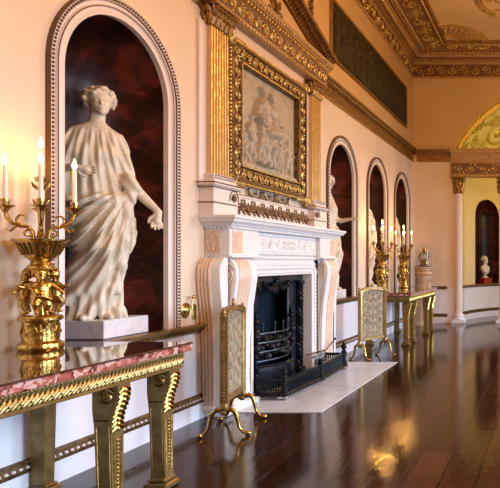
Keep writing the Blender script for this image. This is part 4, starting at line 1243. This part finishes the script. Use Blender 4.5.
for s in (-1,1):
    for q in (-1,1):
        mb.bbox((s*(g0-.12)-.17,q*(g1-.0)-.04,.02),(s*(g0-.12)+.17,q*(g1-.0)+.04,.09), .01)
        spiral(mb, s*(g0+.0), q*(g1-.0), .07, 1.4, s*q, 0, .09, .014, 16, 5)
        leaf(mb, s*(g0-.02), q*(g1+.0), math.atan2(q, s), .15, .07, .35, .03)
for i in range(80):
    f = (i+.5)/80
    for q in (-1,1): mb.ball((-i0+2*i0*f, q*(i1+.015), .085), .011, 6, 4)
for i in range(56):
    f = (i+.5)/56
    for q in (-1,1): mb.ball((q*(i0+.015), -i1+2*i1*f, .085), .011, 6, 4)
for i in range(44):
    f = (i+.5)/44
    for q in (-1,1): mb.ball((-g0+2*g0*f, q*(g1+.005), .085), (.02,.018,.014), 6, 4)
for i in range(36):
    f = (i+.5)/36
    for q in (-1,1): mb.ball((q*(g0-.02+.02), -g1+2*g1*f, .07), (.018,.02,.014), 6, 4)
mb.build('frame_carving', M['ceilgold'], fm, smooth=40)
def heightfield(name, w, h, nx, ny, prims, m, parent, base=.0, kk=1, noise=.003, org=(0,0)):
    # w,h full size; prims: (ax,ay,bx,by,ra,rb,height) in the plane, centred
    X, Y = np.meshgrid(np.linspace(-w/2,w/2,nx), np.linspace(-h/2,h/2,ny), indexing='ij')
    H = np.zeros_like(X)
    for ax,ay,bx,by,ra,rb,hh in prims:
        dx, dy = bx-ax, by-ay; tt = np.clip(((X-ax)*dx+(Y-ay)*dy)/(dx*dx+dy*dy+1e-9), 0, 1)
        d = np.hypot(X-ax-tt*dx, Y-ay-tt*dy); r = ra+(rb-ra)*tt
        q = hh*np.sqrt(np.clip(1-(d/r)**2, 0, 1))
        H = np.maximum(H, q)+.15*np.minimum(H, q)
    H += noise*(np.sin(37*X+5*np.sin(13*Y))+np.sin(41*Y+4*np.sin(17*X)))*(.3+np.clip(H*20,0,1))
    V = np.stack([base+kk*H, X+org[0], Y+org[1]], -1).reshape(-1,3)
    i = np.arange(nx-1)[:,None]*ny+np.arange(ny-1)[None,:]
    F = np.stack([i, i+ny, i+ny+1, i+1], -1).reshape(-1,4)
    me = bpy.data.meshes.new(name); me.from_pydata(V.tolist(), [], F.tolist()); me.materials.append(m)
    for p in me.polygons: p.use_smooth = True
    o = bpy.data.objects.new(name, me); C.objects.link(o); o.parent = parent
    return o
def relief_fig(x, y, s, lean=0, flip=1, child_=False, seated=False):
    f = flip*s; p = []
    def q(ax,ay,bx,by,ra,rb,hh): p.append((x+ax*f+lean*ay*s, y+ay*s, x+bx*f+lean*by*s, y+by*s, ra*s, rb*s, hh*s))
    q(0,.885,0.01,.925,.047,.052,.09); q(.0,.84,0,.78,.030,.045,.06); q(-.03,.92,-.05,.94,.04,.03,.08)
    q(-.01,.74,.0,.55,.11,.09,.12); q(0,.55,.02,.46,.09,.12,.12)
    q(-.10,.74,-.17,.58,.045,.04,.10); q(-.17,.58,-.07,.48,.036,.028,.13)
    q(.10,.74,.19,.62,.045,.038,.08); q(.19,.62,.27,.72,.034,.026,.08)
    if seated:
        q(.02,.46,.22,.42,.10,.08,.16); q(.22,.42,.20,.08,.075,.04,.13); q(-.02,.44,.12,.30,.10,.08,.12); q(.12,.30,.05,.05,.07,.04,.1)
        q(-.1,.4,-.02,.02,.12,.14,.07)
    else:
        q(-.03,.46,-.07,.24,.085,.06,.12); q(-.07,.24,-.06,.02,.055,.035,.10); q(.06,.46,.10,.24,.08,.055,.09); q(.10,.24,.16,.03,.05,.035,.08)
    if not child_:
        for k in range(5): q(-.10+.045*k,.48,-.13+.065*k,.04,.022,.03,.10)
    return p
pr = relief_fig(.0,-.52,.98,.0,-1,seated=True)+relief_fig(-.24,-.50,.98,.06,1)+relief_fig(-.48,-.53,.62,.1,1,True)+relief_fig(.50,-.54,.52,-.05,-1,True)+relief_fig(.22,-.54,.62,0,1,True)+relief_fig(-.60,-.54,.45,0,-1,True)
pr += [(-.7,-.54,.7,-.55,.05,.05,.05),(-.66,.2,-.5,.5,.05,.03,.02),(.35,.1,.6,.45,.04,.03,.015)]
heightfield('marble_relief', 1.44, 1.12, 190, 150, pr, M['relief'], fr, .005, 1.0)
# swags below the frame
for k in (-1,0,1):
    mb = MB(frame((WX,7.06,0),(0,1,0),(0,0,1),(1,0,0)))
    u = k*.34; z = 2.385
    A = [PI+PI*i/14 for i in range(15)]
    mb.tube([(u+.13*math.cos(a), z-.01+.085*math.sin(a), .03) for a in A], [.008+.010*math.sin(PI*i/14) for i in range(15)], 6)
    mb.tube([(u+.04*math.cos(a*2), z-.025+.035*math.sin(a*2), .03) for a in A], .006, 5); mb.ball((u,z-.025,.03), .016, 8, 5)
    for q in (-.155,.155): mb.tube([(u+q,z+.01,.03),(u+q*1.03,z-.07,.03)], [.014,.007], 6); mb.ball((u+q,z+.005,.03), .018, 8, 5)
    sw = mb.build('garland_swag', M['darkgold'], smooth=50); tag(sw, ['small gilt garland swag below the left half of the carved frame','small gilt garland swag hanging centrally below the carved frame','small gilt garland swag below the right half of the carved frame'][k+1], 'swag', 'garland swags below the frame')

# dark relief panel on the upper wall
up = empty('frieze_relief_panel', 'long dark bronze coloured relief of many figures high on the left wall', 'relief', (WX,11.44,5.30))
mb = MB(PL); mb.sweep([(-2.35,-.45),(-2.35,.45),(2.35,.45),(2.35,-.45)], [(-1,-1),(-1,1),(1,1),(1,-1)], [(0,0),(0,.03),(.015,.045),(.035,.04),(.05,.02),(.055,0)], closed=True)
mb.build('frame', M['antique'], up)
pr = []
for i in range(15):
    pr += relief_fig(-2.15+i*.305, -.44, rng.uniform(.76,.88), rng.uniform(-.1,.1), rng.choice([-1,1]), False, i % 5 == 2)
heightfield('relief_slab', 4.70, .90, 420, 90, pr, M['bronze'], up, .004, .7, .001)
# hanging drop ornament above the pediment
mb = MB(frame((WX,8.32,0),(0,1,0),(0,0,1),(1,0,0)))
for i in range(9):
    z = 5.75-i*.10; 
    for s in (-1,1): leaf(mb, 0, z, -PI/2+s*.7, .12, .01, .35, .03)
    mb.ball((0,z,.02), .026, 6, 5)
dr = mb.build('wall_drop_ornament', M['darkgold'], smooth=50); tag(dr, 'narrow dark gilt leaf drop hanging on the upper wall above the pediment corner', 'ornament')

# bell pull and brass plate by the chimneypiece
bp = empty('bell_pull', 'round brass bell crank with small knob on the wall above the dado rail', 'bell pull', (WX,5.47,1.09))
mb = MB(PL); mb.lathe([(.062,0),(.064,.008),(.055,.016),(.045,.014),(.03,.022),(.02,.03)], n=28); 
mb = MB(frame((0,0,0),(0,1,0),(0,0,1),(1,0,0))); mb.lathe([(.072,0),(.074,.008),(.064,.018),(.052,.014),(.035,.028),(.022,.034)], n=28); mb.build('backplate', M['brass'], bp, smooth=50)
mb = MB(PL); mb.tube([(0,0,.03),(.01,.04,.045),(.03,.09,.05),(.035,.12,.05)], [.013,.010,.009,.009], 8); mb.ball((.05,.13,.055), (.032,.017,.017), 10, 6); mb.build('crank_handle', M['brass'], bp, smooth=50)
sp = MB(frame((WX,5.60,1.06),(0,1,0),(0,0,1),(1,0,0))); sp.bbox((-.032,-.07,0),(.032,.08,.008), .003)
sp.ball((0,.005,.008), (.010,.010,.006), 8, 5); sp.ball((0,-.055,.008), .005, 6, 4); sp.ball((0,.065,.008), .005, 6, 4)
so = sp.build('brass_wall_plate', M['brass'], smooth=40); tag(so, 'small upright rectangular brass plate on the wall right of the round bell crank', 'wall plate')
# ================================================================== statues
V0 = lady(0, 3); V1 = lady(1, 4); V2 = lady(2, 6)
def statue(VF, x, y, rz, label, pl=(.25,.22), ph=.15, sx=1.0):
    r = empty('marble_statue', label, 'statue', (x,y,SILL), 0, 'niche statues')
    mb = MB(); mb.bbox((-pl[0],-pl[1],.001),(pl[0],pl[1],ph), .006); mb.build('plinth', M['plinth'], r)
    f = sculpt('figure', VF, M['statue'], r); f.location = (0,0,ph-.004); f.rotation_euler = (0,0,rz); f.scale = (sx,1,1)
    return r
# figure faces -y locally; turn so that it faces the room
statue(V0, -3.74, 4.76, math.radians(36), 'white marble draped woman with wreathed head beside the near candelabrum', (.21,.25), .15, 1.05)
statue(V1, -3.74, 9.60, math.radians(95), 'white marble draped figure holding a hand out, in the first niche right of the fireplace', (.22,.24))
statue(V2, -3.76, 11.55, math.radians(60), 'pale marble draped statue in the middle of the three niches beyond the fireplace', (.22,.24))
statue(V2, -3.76, 13.45, math.radians(50), 'pale marble draped statue in the last arched niche nearest the far corner', (.22,.24))
s1 = [o for o in bpy.data.objects if o.name.startswith('marble_statue')][0]
# bust in the alcove niche
bu = empty('marble_bust', 'white marble bust on a red cloth covered block in the alcove niche', 'bust', (0,0,0))
bu.matrix_world = Matrix(BF.tolist()) @ Matrix.Rotation(0, 4, 'X')
bp_ = BF[:3,3]+BF[:3,2]*(-.10); ang_ = math.atan2(BF[1,2], BF[0,2])+PI/2
bu.matrix_world = Matrix.Translation((bp_[0],bp_[1],NZ0)) @ Matrix.Rotation(ang_, 4, 'Z')
mb = MB(); mb.bbox((-.16,-.13,.001),(.16,.13,.16), .01); b1_ = mb.build('plinth', M['red'], bu)
b2_ = sculpt('bust_head', bust(), M['statue'], bu); b2_.location = (0,0,.16); b2_.scale = (.88,.88,.88)

# ================================================================== console tables
def console_table(yc, label):
    # 2.45 long, centre yc, back against the wall
    T = .985; L = 2.45; x0 = .045; x1 = .94
    r = empty('console_table', label, 'console table', (WX,yc,0), 0, 'gilt console tables')
    mb = MB(); mb.bbox((x0-.02,-L/2,T-.062),(x1,L/2,T-.012), .006); top = mb.build('marble_top', M['breccia'], r)
    mb = MB(); mb.bbox((x0-.02,-L/2-.004,T-.012),(x1+.004,L/2+.004,T), .003); g = mb.build('glass_sheet', M['darkglass'], r); g['label'] = 'dark reflecting glass sheet'
    mb = MB(); a0, a1 = T-.175, T-.062
    xi, yi = x1-.045, L/2-.05
    mb.bbox((x0,-yi,a0),(xi,yi,a1), .004)
    mb.bbox((x0,-yi-.012,a1-.018),(xi+.016,yi+.012,a1), .005); mb.bbox((x0,-yi-.008,a0),(xi+.010,yi+.008,a0+.014), .004)
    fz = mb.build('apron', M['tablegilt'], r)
    # leafy scroll in the apron
    mb = MB(frame((xi,0,0),(0,1,0),(0,0,1),(1,0,0)))
    n = 40
    blocks = [-yi+.09, -yi+.555, yi-.555, yi-.09]
    for i in range(n*2):
        u = -yi+(i+.5)*2*yi/(n*2)
        s = 1 if i % 2 else -1
        mb.tube([(u-.03,a0+.025,.004),(u-.01,a0+.05,.012),(u+.01,a0+.065,.012),(u+.028,a0+.09,.004)], [.004,.009,.009,.004], 5)
        if i % 2: mb.tube([(u-.03,a0+.085,.004),(u-.008,a0+.065,.010),(u+.01,a0+.045,.010),(u+.03,a0+.022,.004)], [.004,.008,.008,.004], 5)
    for u in np.arange(-yi, yi, .022): mb.ball((u,a1-.009,.016), (.009,.008,.006), 5, 4)
    mb.M = frame((0,-yi,0),(1,0,0),(0,0,1),(0,-1,0))
    for u in np.arange(x0+.03, xi, .03): mb.tube([(u-.015,a0+.025,.004),(u,a0+.06,.010),(u+.015,a0+.09,.004)], [.004,.009,.004], 5)
    mb.M = frame((0,yi,0),(1,0,0),(0,0,1),(0,1,0))
    for u in np.arange(x0+.03, xi, .03): mb.tube([(u-.015,a0+.025,.004),(u,a0+.06,.010),(u+.015,a0+.09,.004)], [.004,.009,.004], 5)
    mb.build('apron_carving', M['giltwood'], fz, smooth=50)
    # front legs in pairs: scroll bracket top, tapering panelled shaft, block foot
    for u in blocks:
        mb = MB(); hw_ = .052
        zt = a0
        # side profile (x from wall, z)
        prof = [(.75,zt),(.75,.66),(.762,.55),(.772,.12),(.765,.075),(.872,.075),(.866,.12),(.862,.50),(.862,.585),(.872,.64),(.895,.70),(.908,.76),(.903,zt)]
        V = [(x, u-hw_, z) for x, z in prof]+[(x, u+hw_, z) for x, z in prof]; k = len(prof)
        # shaft narrows towards the foot
        V = [(x, u+(y-u)*(1 if z > .5 else .78+.22*z/.5), z) for x, y, z in V]
        mb.add(V, [tuple(range(k-1,-1,-1)), tuple(range(k,2*k))]+[(i,(i+1)%k,k+(i+1)%k,k+i) for i in range(k)])
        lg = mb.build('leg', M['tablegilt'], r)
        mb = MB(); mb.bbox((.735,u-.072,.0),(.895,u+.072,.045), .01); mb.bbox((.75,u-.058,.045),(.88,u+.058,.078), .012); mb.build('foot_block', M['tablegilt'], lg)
        mb = MB()
        for s in (-1,1):
            P = []
            for i in range(26):
                f = i/25; t = .6+f*2*PI*1.6; q = .052*(1-f*.82); P.append((.838+q*.95*math.cos(t), u+s*hw_*1.0, .742+q*math.sin(t)))
            mb.tube(P, .007, 5)
            mb.tube([(.765,u+s*hw_,.60),(.855,u+s*hw_,.60)], .005, 5)
            mb.tube([(.776,u+s*.051,.56),(.782,u+s*.042,.14)], .004, 5); mb.tube([(.852,u+s*.051,.56),(.856,u+s*.042,.14)], .004, 5)
        # acanthus leaf down the bracket front
        for i in range(9):
            f = i/8; z = .775-.235*f; x = float(np.interp(z, [.5,.585,.64,.70,.76,.80], [.862,.862,.872,.895,.908,.903]))
            for s in (-1,1): mb.tube([(x-.004,u,z+.02),(x+.010,u+s*.022,z+.012),(x+.004,u+s*.046,z-.010)], [.010,.013,.005], 5)
            mb.ball((x+.006,u,z), (.012,.010,.016), 6, 4)
        # beaded drop on the shaft
        for i in range(15): z = .47-.024*i; mb.ball((.868,u,z), (.006,.010,.010), 6, 4)
        for s in (-1,1): mb.tube([(.864,u+s*.030,.49),(.868,u+s*.026,.12)], .005, 4)
        mb.build('scroll_carving', M['gold'], lg, smooth=50)
    for u in (blocks[0]+.11, blocks[-1]-.11):
        mb = MB(); V = [(x0+.0,u-.045,zt),(x0+.105,u-.045,zt),(x0+.105,u+.045,zt),(x0,u+.045,zt),(x0,u-.038,.06),(x0+.09,u-.038,.06),(x0+.09,u+.038,.06),(x0,u+.038,.06)]
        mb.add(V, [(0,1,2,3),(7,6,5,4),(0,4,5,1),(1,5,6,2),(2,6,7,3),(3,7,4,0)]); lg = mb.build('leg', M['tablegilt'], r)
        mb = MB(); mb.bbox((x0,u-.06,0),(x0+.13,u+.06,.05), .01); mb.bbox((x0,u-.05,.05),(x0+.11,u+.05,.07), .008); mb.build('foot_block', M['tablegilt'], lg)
    return r
console_table(4.08-1.225, 'gilt console table with pink marble and glass top in the left foreground')
t2_ = console_table(11.72, 'gilt console table with scroll legs on the far left wall before the corner')

# ================================================================== candelabra
TT = .9855
PV = putto()
def candelabrum(x, y, rz, label, where):
    r = empty('candelabrum', label, 'candelabrum', (x,y,TT), rz, 'gilt bronze candelabra')
    mb = MB(); mb.lathe([(.112,0),(.118,.012),(.121,.028),(.116,.045),(.10,.055),(.094,.062),(.093,.18),(.098,.188),(.113,.196),(.115,.210),(.106,.222),(.085,.228)], n=40)
    b_ = mb.build('drum_base', M['gold'], r, smooth=35)
    mb = MB()
    for i in range(8):
        a = 2*PI*i/8; c, s = math.cos(a), math.sin(a)
        mb.tube([(.094*math.cos(a+.32*q), .094*math.sin(a+.32*q), .155-.05*math.cos(q*PI/2)) for q in (-1,-.5,0,.5,1)], .005, 5)
        mb.ball((c*.094,s*.094,.12), (.010,.010,.018), 6, 5)
        mb.tube([(c*.094,s*.094,.075),(c*.095,s*.095,.17)], .004, 4)
    mb.build('drum_relief', M['brass'], b_, smooth=50)
    for i in range(3):
        f = sculpt('putto', PV, M['gold'], r) if not (r.get('_p')) else None
        a = -PI/2+i*2*PI/3
        f.location = (.070*math.cos(a), .070*math.sin(a), .226); f.rotation_euler = (0,0,a+PI/2); f.scale = (.36,.34,.29)
    mb = MB(); mb.lathe([(.03,.22),(.022,.26),(.026,.36),(.022,.46),(.045,.505),(.066,.51),(.073,.525),(.068,.545),(.054,.555),(.05,.57),(.06,.585),(.070,.593),(.080,.603),(.098,.65),(.118,.69),(.140,.706),(.143,.716),(.132,.718),(.10,.70),(.04,.71)], n=40)
    bo = mb.build('bowl', M['gold'], r, smooth=35)
    mb = MB()
    for i in range(24):
        a = 2*PI*i/24; c, s = math.cos(a), math.sin(a)
        mb.tube([(c*.088,s*.088,.615),(c*.103,s*.103,.65),(c*.122,s*.122,.688)], [.006,.009,.005], 5)
    mb.build('bowl_fluting', M['brass'], bo, smooth=50)
    mb = MB()
    for i in range(24): mb.ball((.074*math.cos(PI*i/12),.074*math.sin(PI*i/12),.525), .008, 6, 4)
    mb.build('beaded_ring', M['brass'], bo, smooth=50)
    # central stem
    mb = MB(); mb.lathe([(.03,.70),(.02,.74),(.012,.80),(.016,.88),(.022,.93),(.012,.97),(.010,1.05),(.018,1.085),(.03,1.10),(.034,1.115),(.018,1.12),(.016,1.135)], n=20)
    for k in range(6):
        a = 2*PI*k/6; c, s = math.cos(a), math.sin(a); mb.tube([(c*.016,s*.016,1.04),(c*.035,s*.035,1.06),(c*.045,s*.045,1.085)], [.008,.009,.003], 5)
        mb.tube([(c*.01,s*.01,.93),(c*.03,s*.03,.95),(c*.04,s*.04,.975)], [.008,.009,.003], 5)
    mb.build('central_stem', M['gold'], r, smooth=50)
    cups = []
    for i in range(4):
        a = i*PI/2; c, s = math.cos(a), math.sin(a)
        mb = MB(frame((0,0,0),(c,s,0),(0,0,1),(-s,c,0)))
        mb.tube([(.035,.715,0),(.040,.76,0),(.060,.795,0),(.095,.80,0),(.135,.815,0),(.160,.85,0),(.168,.895,0)], [.013,.012,.012,.012,.012,.012,.011], 8)
        P = []
        for q in range(18):
            f = q/17; t = -1.2+f*4.6; rr = .036*(1-f*.7); P.append((.085+rr*math.cos(t), .845+rr*math.sin(t)*1.2, 0))
        mb.tube(P, [.009*(1-.4*q/17) for q in range(18)], 6)
        P = [(.06+.02*math.cos(t), .755+.02*math.sin(t), 0) for t in np.linspace(2.2,-3,12)]; mb.tube(P, .006, 5)
        mb.tube([(.115,.80,0),(.145,.765,0),(.165,.775,0),(.16,.79,0)], [.008,.007,.005,.004], 6)
        ar = mb.build('arm', M['gold'], r, smooth=60)
        mb = MB(); mb.lathe([(.012,.885),(.018,.90),(.024,.91),(.044,.922),(.046,.928),(.03,.930),(.018,.934),(.022,.955),(.021,.968),(.012,.968)], (c*.168,s*.168,0), 20, lobes=8, amp=.05)
        mb.build('candle_cup', M['gold'], ar, smooth=50)
        cups.append((c*.168, s*.168, .9685, i))
    cups.append((0,0,1.134,4))
    return r, cups
def candle(r, cup, L, label, idx):
    cx, cy, cz, i = cup
    a = r.rotation_euler[2]; gx = r.location[0]+cx*math.cos(a)-cy*math.sin(a); gy = r.location[1]+cx*math.sin(a)+cy*math.cos(a); gz = r.location[2]+cz
    mb = MB(); mb.lathe([(.0135,0),(.0125,L*.5),(.0115,L-.01),(.009,L),(.004,L-.003)], n=14)
    w = mb.build('candle', M['wax'], smooth=60, loc=(gx,gy,gz)); tag(w, label, 'candle', 'lit candles of the candelabra')
    mb = MB(); mb.tube([(0,0,L-.004),(0,0,L+.010)], .0015, 5); mb.build('wick', M['coal'], w)
    mb = MB(); mb.lathe([(.003,L+.002),(.011,L+.014),(.0135,L+.028),(.009,L+.050),(.001,L+.078)], n=12); mb.build('flame', M['flame'], w, smooth=60)
    return (gx, gy, gz+L+.045)
FL = []
# arm directions: 0 = local +x. near one is turned so that arms show left, right, front, back
specs = [(-3.305,3.70,math.radians(41.6),'large gilt candelabrum with cherubs on the near glass topped table','near candelabrum'),
         (-3.22,10.95,math.radians(20),'gilt candelabrum on the far table, the one nearer to the fireplace','left far candelabrum'),
         (-3.22,12.55,math.radians(18),'gilt candelabrum on the far table, the one nearer the glass dome','right far candelabrum')]
armn = ['right arm','back arm','left arm','front arm','tall centre stem']
for (x,y,rz,lab,wh) in specs:
    r, cups = candelabrum(x,y,rz,lab,wh)
    for c in cups:
        FL.append(candle(r, c, .215 if c[3] < 4 else .17, 'lit cream candle on the %s of the %s' % (armn[c[3]], {'near candelabrum':'candelabrum on the near table','left far candelabrum':'far candelabrum nearer the fireplace','right far candelabrum':'far candelabrum nearer the glass dome'}[wh]), c[3]))

# ================================================================== fire screens
def screen(x, y, rz, label):
    r = empty('fire_screen', label, 'fire screen', (x,y,0), rz, 'gilt fire screens')
    W, z0, z1 = .285, .30, 1.08
    ar = lambda u, hh=.07: hh*math.sqrt(max(0, 1-(u/W)**2))**1.0
    mb = MB(); n = 24
    us_ = np.linspace(-W+.04, W-.04, n+1)
    V = [(u,-.006,z0+.05) for u in us_]+[(u,-.006,z1-.05+ar(u)) for u in us_]+[(u,.006,z0+.05) for u in us_]+[(u,.006,z1-.05+ar(u)) for u in us_]
    m_ = n+1
    mb.add(V, [(i,i+1,m_+i+1,m_+i) for i in range(n)]+[(2*m_+i+1,2*m_+i,3*m_+i,3*m_+i+1) for i in range(n)])
    pn = mb.build('panel', M['tapestry'], r, smooth=0, recalc=False)
    for side in (-1,1):
        mb = MB(frame((0,side*.007,0),(1,0,0),(0,0,1),(0,side,0)))
        for s in (-1,1):
            for k, z in enumerate((.42,.55,.68,.81,.94)):
                spiral(mb, s*.10, z, .048, 1.5, s*(1 if k % 2 else -1), PI/2, .001, .006, 14, 4)
                spiral(mb, s*.19, z+.06, .034, 1.4, -s*(1 if k % 2 else -1), 0, .001, .005, 12, 4)
                leaf(mb, s*.03, z+.03, PI/2-s*.6, .07, .001, .3, .008); leaf(mb, s*.15, z-.03, PI/2-s*1.2, .06, .001, .35, .008)
        mb.tube([(0,z,.002) for z in np.linspace(.38,1.03,8)], .005, 4)
        for z in (.45,.6,.75,.9): mb.ball((0,z,.002), (.02,.028,.008), 8, 5); 
        mb.build('panel_scrollwork', M['cream'] if 'cream' in M else M['trim'], pn, smooth=50)
    # arched frame with bead edge
    P = [(-W,z0),(-W,z1)]; N = [(-1,0),(-1,.6)]
    for i in range(1, 20):
        u = -W+2*W*i/20; P.append((u, z1+ar(u)+.0)); t_ = PI-PI*i/20; N.append((.3*math.cos(t_), 1))
    P += [(W,z1),(W,z0)]; N += [(1,.6),(1,0)]
    mb = MB(frame((0,0,0),(1,0,0),(0,0,1),(0,-1,0)))
    mb.sweep(P, N, [(-.05,-.014),(-.05,.014),(-.04,.028),(-.02,.022),(-.01,.036),(.004,.032),(.004,-.032),(-.01,-.036),(-.02,-.022),(-.04,-.028)])
    mb.bbox((-W,z0-.005,-.022),(W,z0+.05,.022), .006)
    f_ = mb.build('frame', M['screen'], r)
    mb = MB()
    for s in (-1,1):
        for z in np.arange(z0+.03, z1, .03):
            mb.ball((s*(W-.018),-.02,z), (.012,.008,.012), 6, 4); mb.ball((s*(W-.018),.02,z), (.012,.008,.012), 6, 4)
            mb.ball((s*(W+.004),0,z), (.006,.012,.012), 6, 4)
    mb.build('beading', M['screen'], f_, smooth=60)
    for s in (-1,1):
        mb = MB(); mb.ball((s*W,0,z1+.025), (.022,.022,.03), 10, 6); mb.ball((s*W,0,z1+.06), (.012,.012,.016), 8, 5); mb.bbox((s*W-.022,-.022,z1-.02),(s*W+.022,.022,z1+.01), .005)
        mb.build('finial', M['screen'], f_, smooth=60)
    mb = MB(); mb.ball((0,0,z1+.095), (.026,.016,.028), 10, 6); mb.ball((0,0,z1+.125), (.012,.012,.014), 8, 5)
    mb.build('finial', M['screen'], f_, smooth=60)
    for s in (-1,1):
        mb = MB()
        mb.bbox((s*W-.024,-.03,.225),(s*W+.024,.03,z0), .006)
        mb.ball((s*W,0,.22), (.03,.035,.03), 10, 6)
        post = mb.build('standard', M['screen'], r, smooth=50)
        for q in (-1,1):
            mb = MB()
            mb.tube([(s*W,q*.01,.225),(s*W,q*.055,.245),(s*W,q*.095,.215),(s*W,q*.11,.15),(s*W,q*.125,.08),(s*W,q*.155,.035),(s*W,q*.19,.03)], [.022,.024,.022,.017,.013,.013,.012], 8)
            mb.ball((s*W,q*.195,.022), (.022,.030,.022), 10, 6)
            mb.build('leg', M['gold'], r, smooth=60)
    return r
M['screen'] = gilt('pale gilt screen frame', (.42,.29,.12), (.27,.17,.06), .38, .85, 20, .2)
M['cream'] = mat('cream raised embroidery', (.40,.33,.21), .6)
screen(-2.965, 5.34, math.atan2(.56,-.135), 'gilt fire screen standing edge on left of the fireplace opening')
screen(-2.88, 9.26, math.atan2(.50,.25), 'gilt framed fire screen showing its patterned panel, beyond the fender')

# ================================================================== pedestal, clock, glass dome
pe = empty('round_pedestal', 'tall round beige painted pedestal in the far left corner behind the table', 'pedestal', (-3.09,13.95,0))
mb = MB(); mb.lathe([(.235,0),(.24,.05),(.225,.08),(.21,.10),(.20,.14),(.195,1.20),(.205,1.22),(.22,1.25),(.235,1.27),(.21,1.29),(.20,1.31),(.20,1.38),(.225,1.40),(.235,1.42),(.235,1.44),(.0,1.44)], n=40); pb = mb.build('drum', M['pedestal'], pe, smooth=35)
mb = MB()
for i in range(30):
    a = 2*PI*i/30; mb.ball((.203*math.cos(a),.203*math.sin(a),1.345), (.014,.014,.022), 6, 5); mb.ball((.21*math.cos(a),.21*math.sin(a),1.235), .012, 6, 4)
for i in range(6):
    a = 2*PI*i/6-.6
    A_ = [PI*k/10 for k in range(11)]
    mb.tube([(.198*math.cos(a+.36*math.cos(t)),.198*math.sin(a+.36*math.cos(t)),1.02+.10*math.sin(t)) for t in A_], .008, 5)
    mb.tube([(.198*math.cos(a-.36),.198*math.sin(a-.36),1.02),(.198*math.cos(a-.36),.198*math.sin(a-.36),.2)], .007, 5)
mb.build('applied_ornament', M['giltwood'], pb, smooth=50)
ck = empty('mantel_clock', 'small gilt clock with round dial inside the glass dome', 'clock', (-3.09,13.95,1.452))
ck.scale = (1.2,1.2,1.2)
mb = MB(); mb.bbox((-.09,-.06,0),(.09,.06,.03), .006); mb.bbox((-.07,-.045,.03),(.07,.045,.12), .01)
mb.build('base', M['gold'], ck)
mb = MB(frame((0,-.03,.20),(1,0,0),(0,0,1),(0,-1,0))); mb.lathe([(.075,-.06),(.08,-.05),(.08,.0),(.07,.012),(.062,.008)], n=32); mb.build('case', M['gold'], ck, smooth=40)
mb = MB(frame((0,-.03,.20),(1,0,0),(0,0,1),(0,-1,0))); mb.lathe([(.061,.004),(.061,.010)], n=32); dl = mb.build('dial', M['wax'], ck)
mb = MB(frame((0,-.03,.20),(1,0,0),(0,0,1),(0,-1,0))); mb.box((-.003,0,.0105),(.003,.045,.013)); mb.box((0,-.003,.0105),(.03,.003,.013))
for k in range(12): a = k*PI/6; mb.ball((.052*math.sin(a),.052*math.cos(a),.010), (.004,.004,.002), 5, 4)
mb.build('hands', M['iron'], ck)
mb = MB(); mb.ball((0,0,.31), (.04,.03,.045), 10, 7); mb.ball((0,0,.365), (.018,.018,.022), 8, 6)
for s in (-1,1): mb.tube([(s*.08,0,.12),(s*.105,0,.17),(s*.09,0,.25),(s*.05,0,.29)], [.014,.012,.012,.01], 6)
mb.build('crest', M['gold'], ck, smooth=60)
mb = MB()
dp = [(.190,0),(.189,.15),(.182,.32),(.165,.44),(.14,.50),(.09,.535),(.03,.548)]
V = []; F = []; n = 36
full = dp+[(r-.004,z-.003 if z > .4 else z) for r, z in reversed(dp)]
mb.lathe(full, n=n)
gd = mb.build('glass_dome', M['glass'], smooth=60, loc=(-3.09,13.95,1.452)); tag(gd, 'clear glass dome covering the clock on the round pedestal', 'glass dome')
mb = MB(); mb.lathe([(.205,0),(.21,.004),(.205,.0115),(.0,.0115)], n=36); sc_ = mb.build('dome_stand', M['leather'], smooth=40, loc=(-3.09,13.95,1.44)); tag(sc_, 'thin dark round stand under the glass dome', 'stand')

# ================================================================== lights, world, camera
def area(name, loc, rot, sx, sy, power, col, spread=None):
    l = bpy.data.lights.new(name, 'AREA'); l.shape = 'RECTANGLE'; l.size = sx; l.size_y = sy; l.energy = power; l.color = col
    if spread: l.spread = spread
    o = bpy.data.objects.new(name, l); C.objects.link(o); o.location = loc; o.rotation_euler = rot; return o
def point(name, loc, power, col, r=.05):
    l = bpy.data.lights.new(name, 'POINT'); l.energy = power; l.color = col; l.shadow_soft_size = r
    o = bpy.data.objects.new(name, l); C.objects.link(o); o.location = loc; return o
for y in WINS:
    # daylight entering each window, falling towards the floor and lower wall
    area('window_daylight', (RX-.08,y,2.2), (0, math.radians(90-32), 0), 3.3, 1.5, 190, (.66,.80,1.0), math.radians(105))
for i, p in enumerate(FL):
    q = 4.5 if i < 5 else 24
    point('candle_light', p, q, (1,.42,.09), .012)
for (x, y) in ((.3,3.5),(.3,9.0)):
    point('added_warm_light', (x,y,4.6), 320, (1,.52,.20), .35)  # unseen warm lamps added to light the upper walls and ceiling
point('alcove_lamp', (.3,15.4,3.2), 85, (1,.76,.26), .12)
w = bpy.data.worlds.new('World'); bpy.context.scene.world = w; w.use_nodes = True
w.node_tree.nodes['Background'].inputs[0].default_value = (.6,.75,1,1); w.node_tree.nodes['Background'].inputs[1].default_value = .4

cam = bpy.data.cameras.new('Camera'); co = bpy.data.objects.new('Camera', cam); C.objects.link(co)
co.location = (0,0,EYE); co.rotation_euler = (PI/2,0,0)
cam.sensor_width = 36; cam.lens = 570/500*36; cam.shift_x = -.6; cam.shift_y = .036
cam.clip_start = .05
sc = bpy.context.scene; sc.camera = co
sc.view_settings.view_transform = 'Standard'; sc.view_settings.look = 'None'; sc.view_settings.exposure = -.1; sc.view_settings.gamma = 1
sc.view_settings.use_curve_mapping = False
sc.cycles.sample_clamp_indirect = 4
sc.cycles.max_bounces = 8
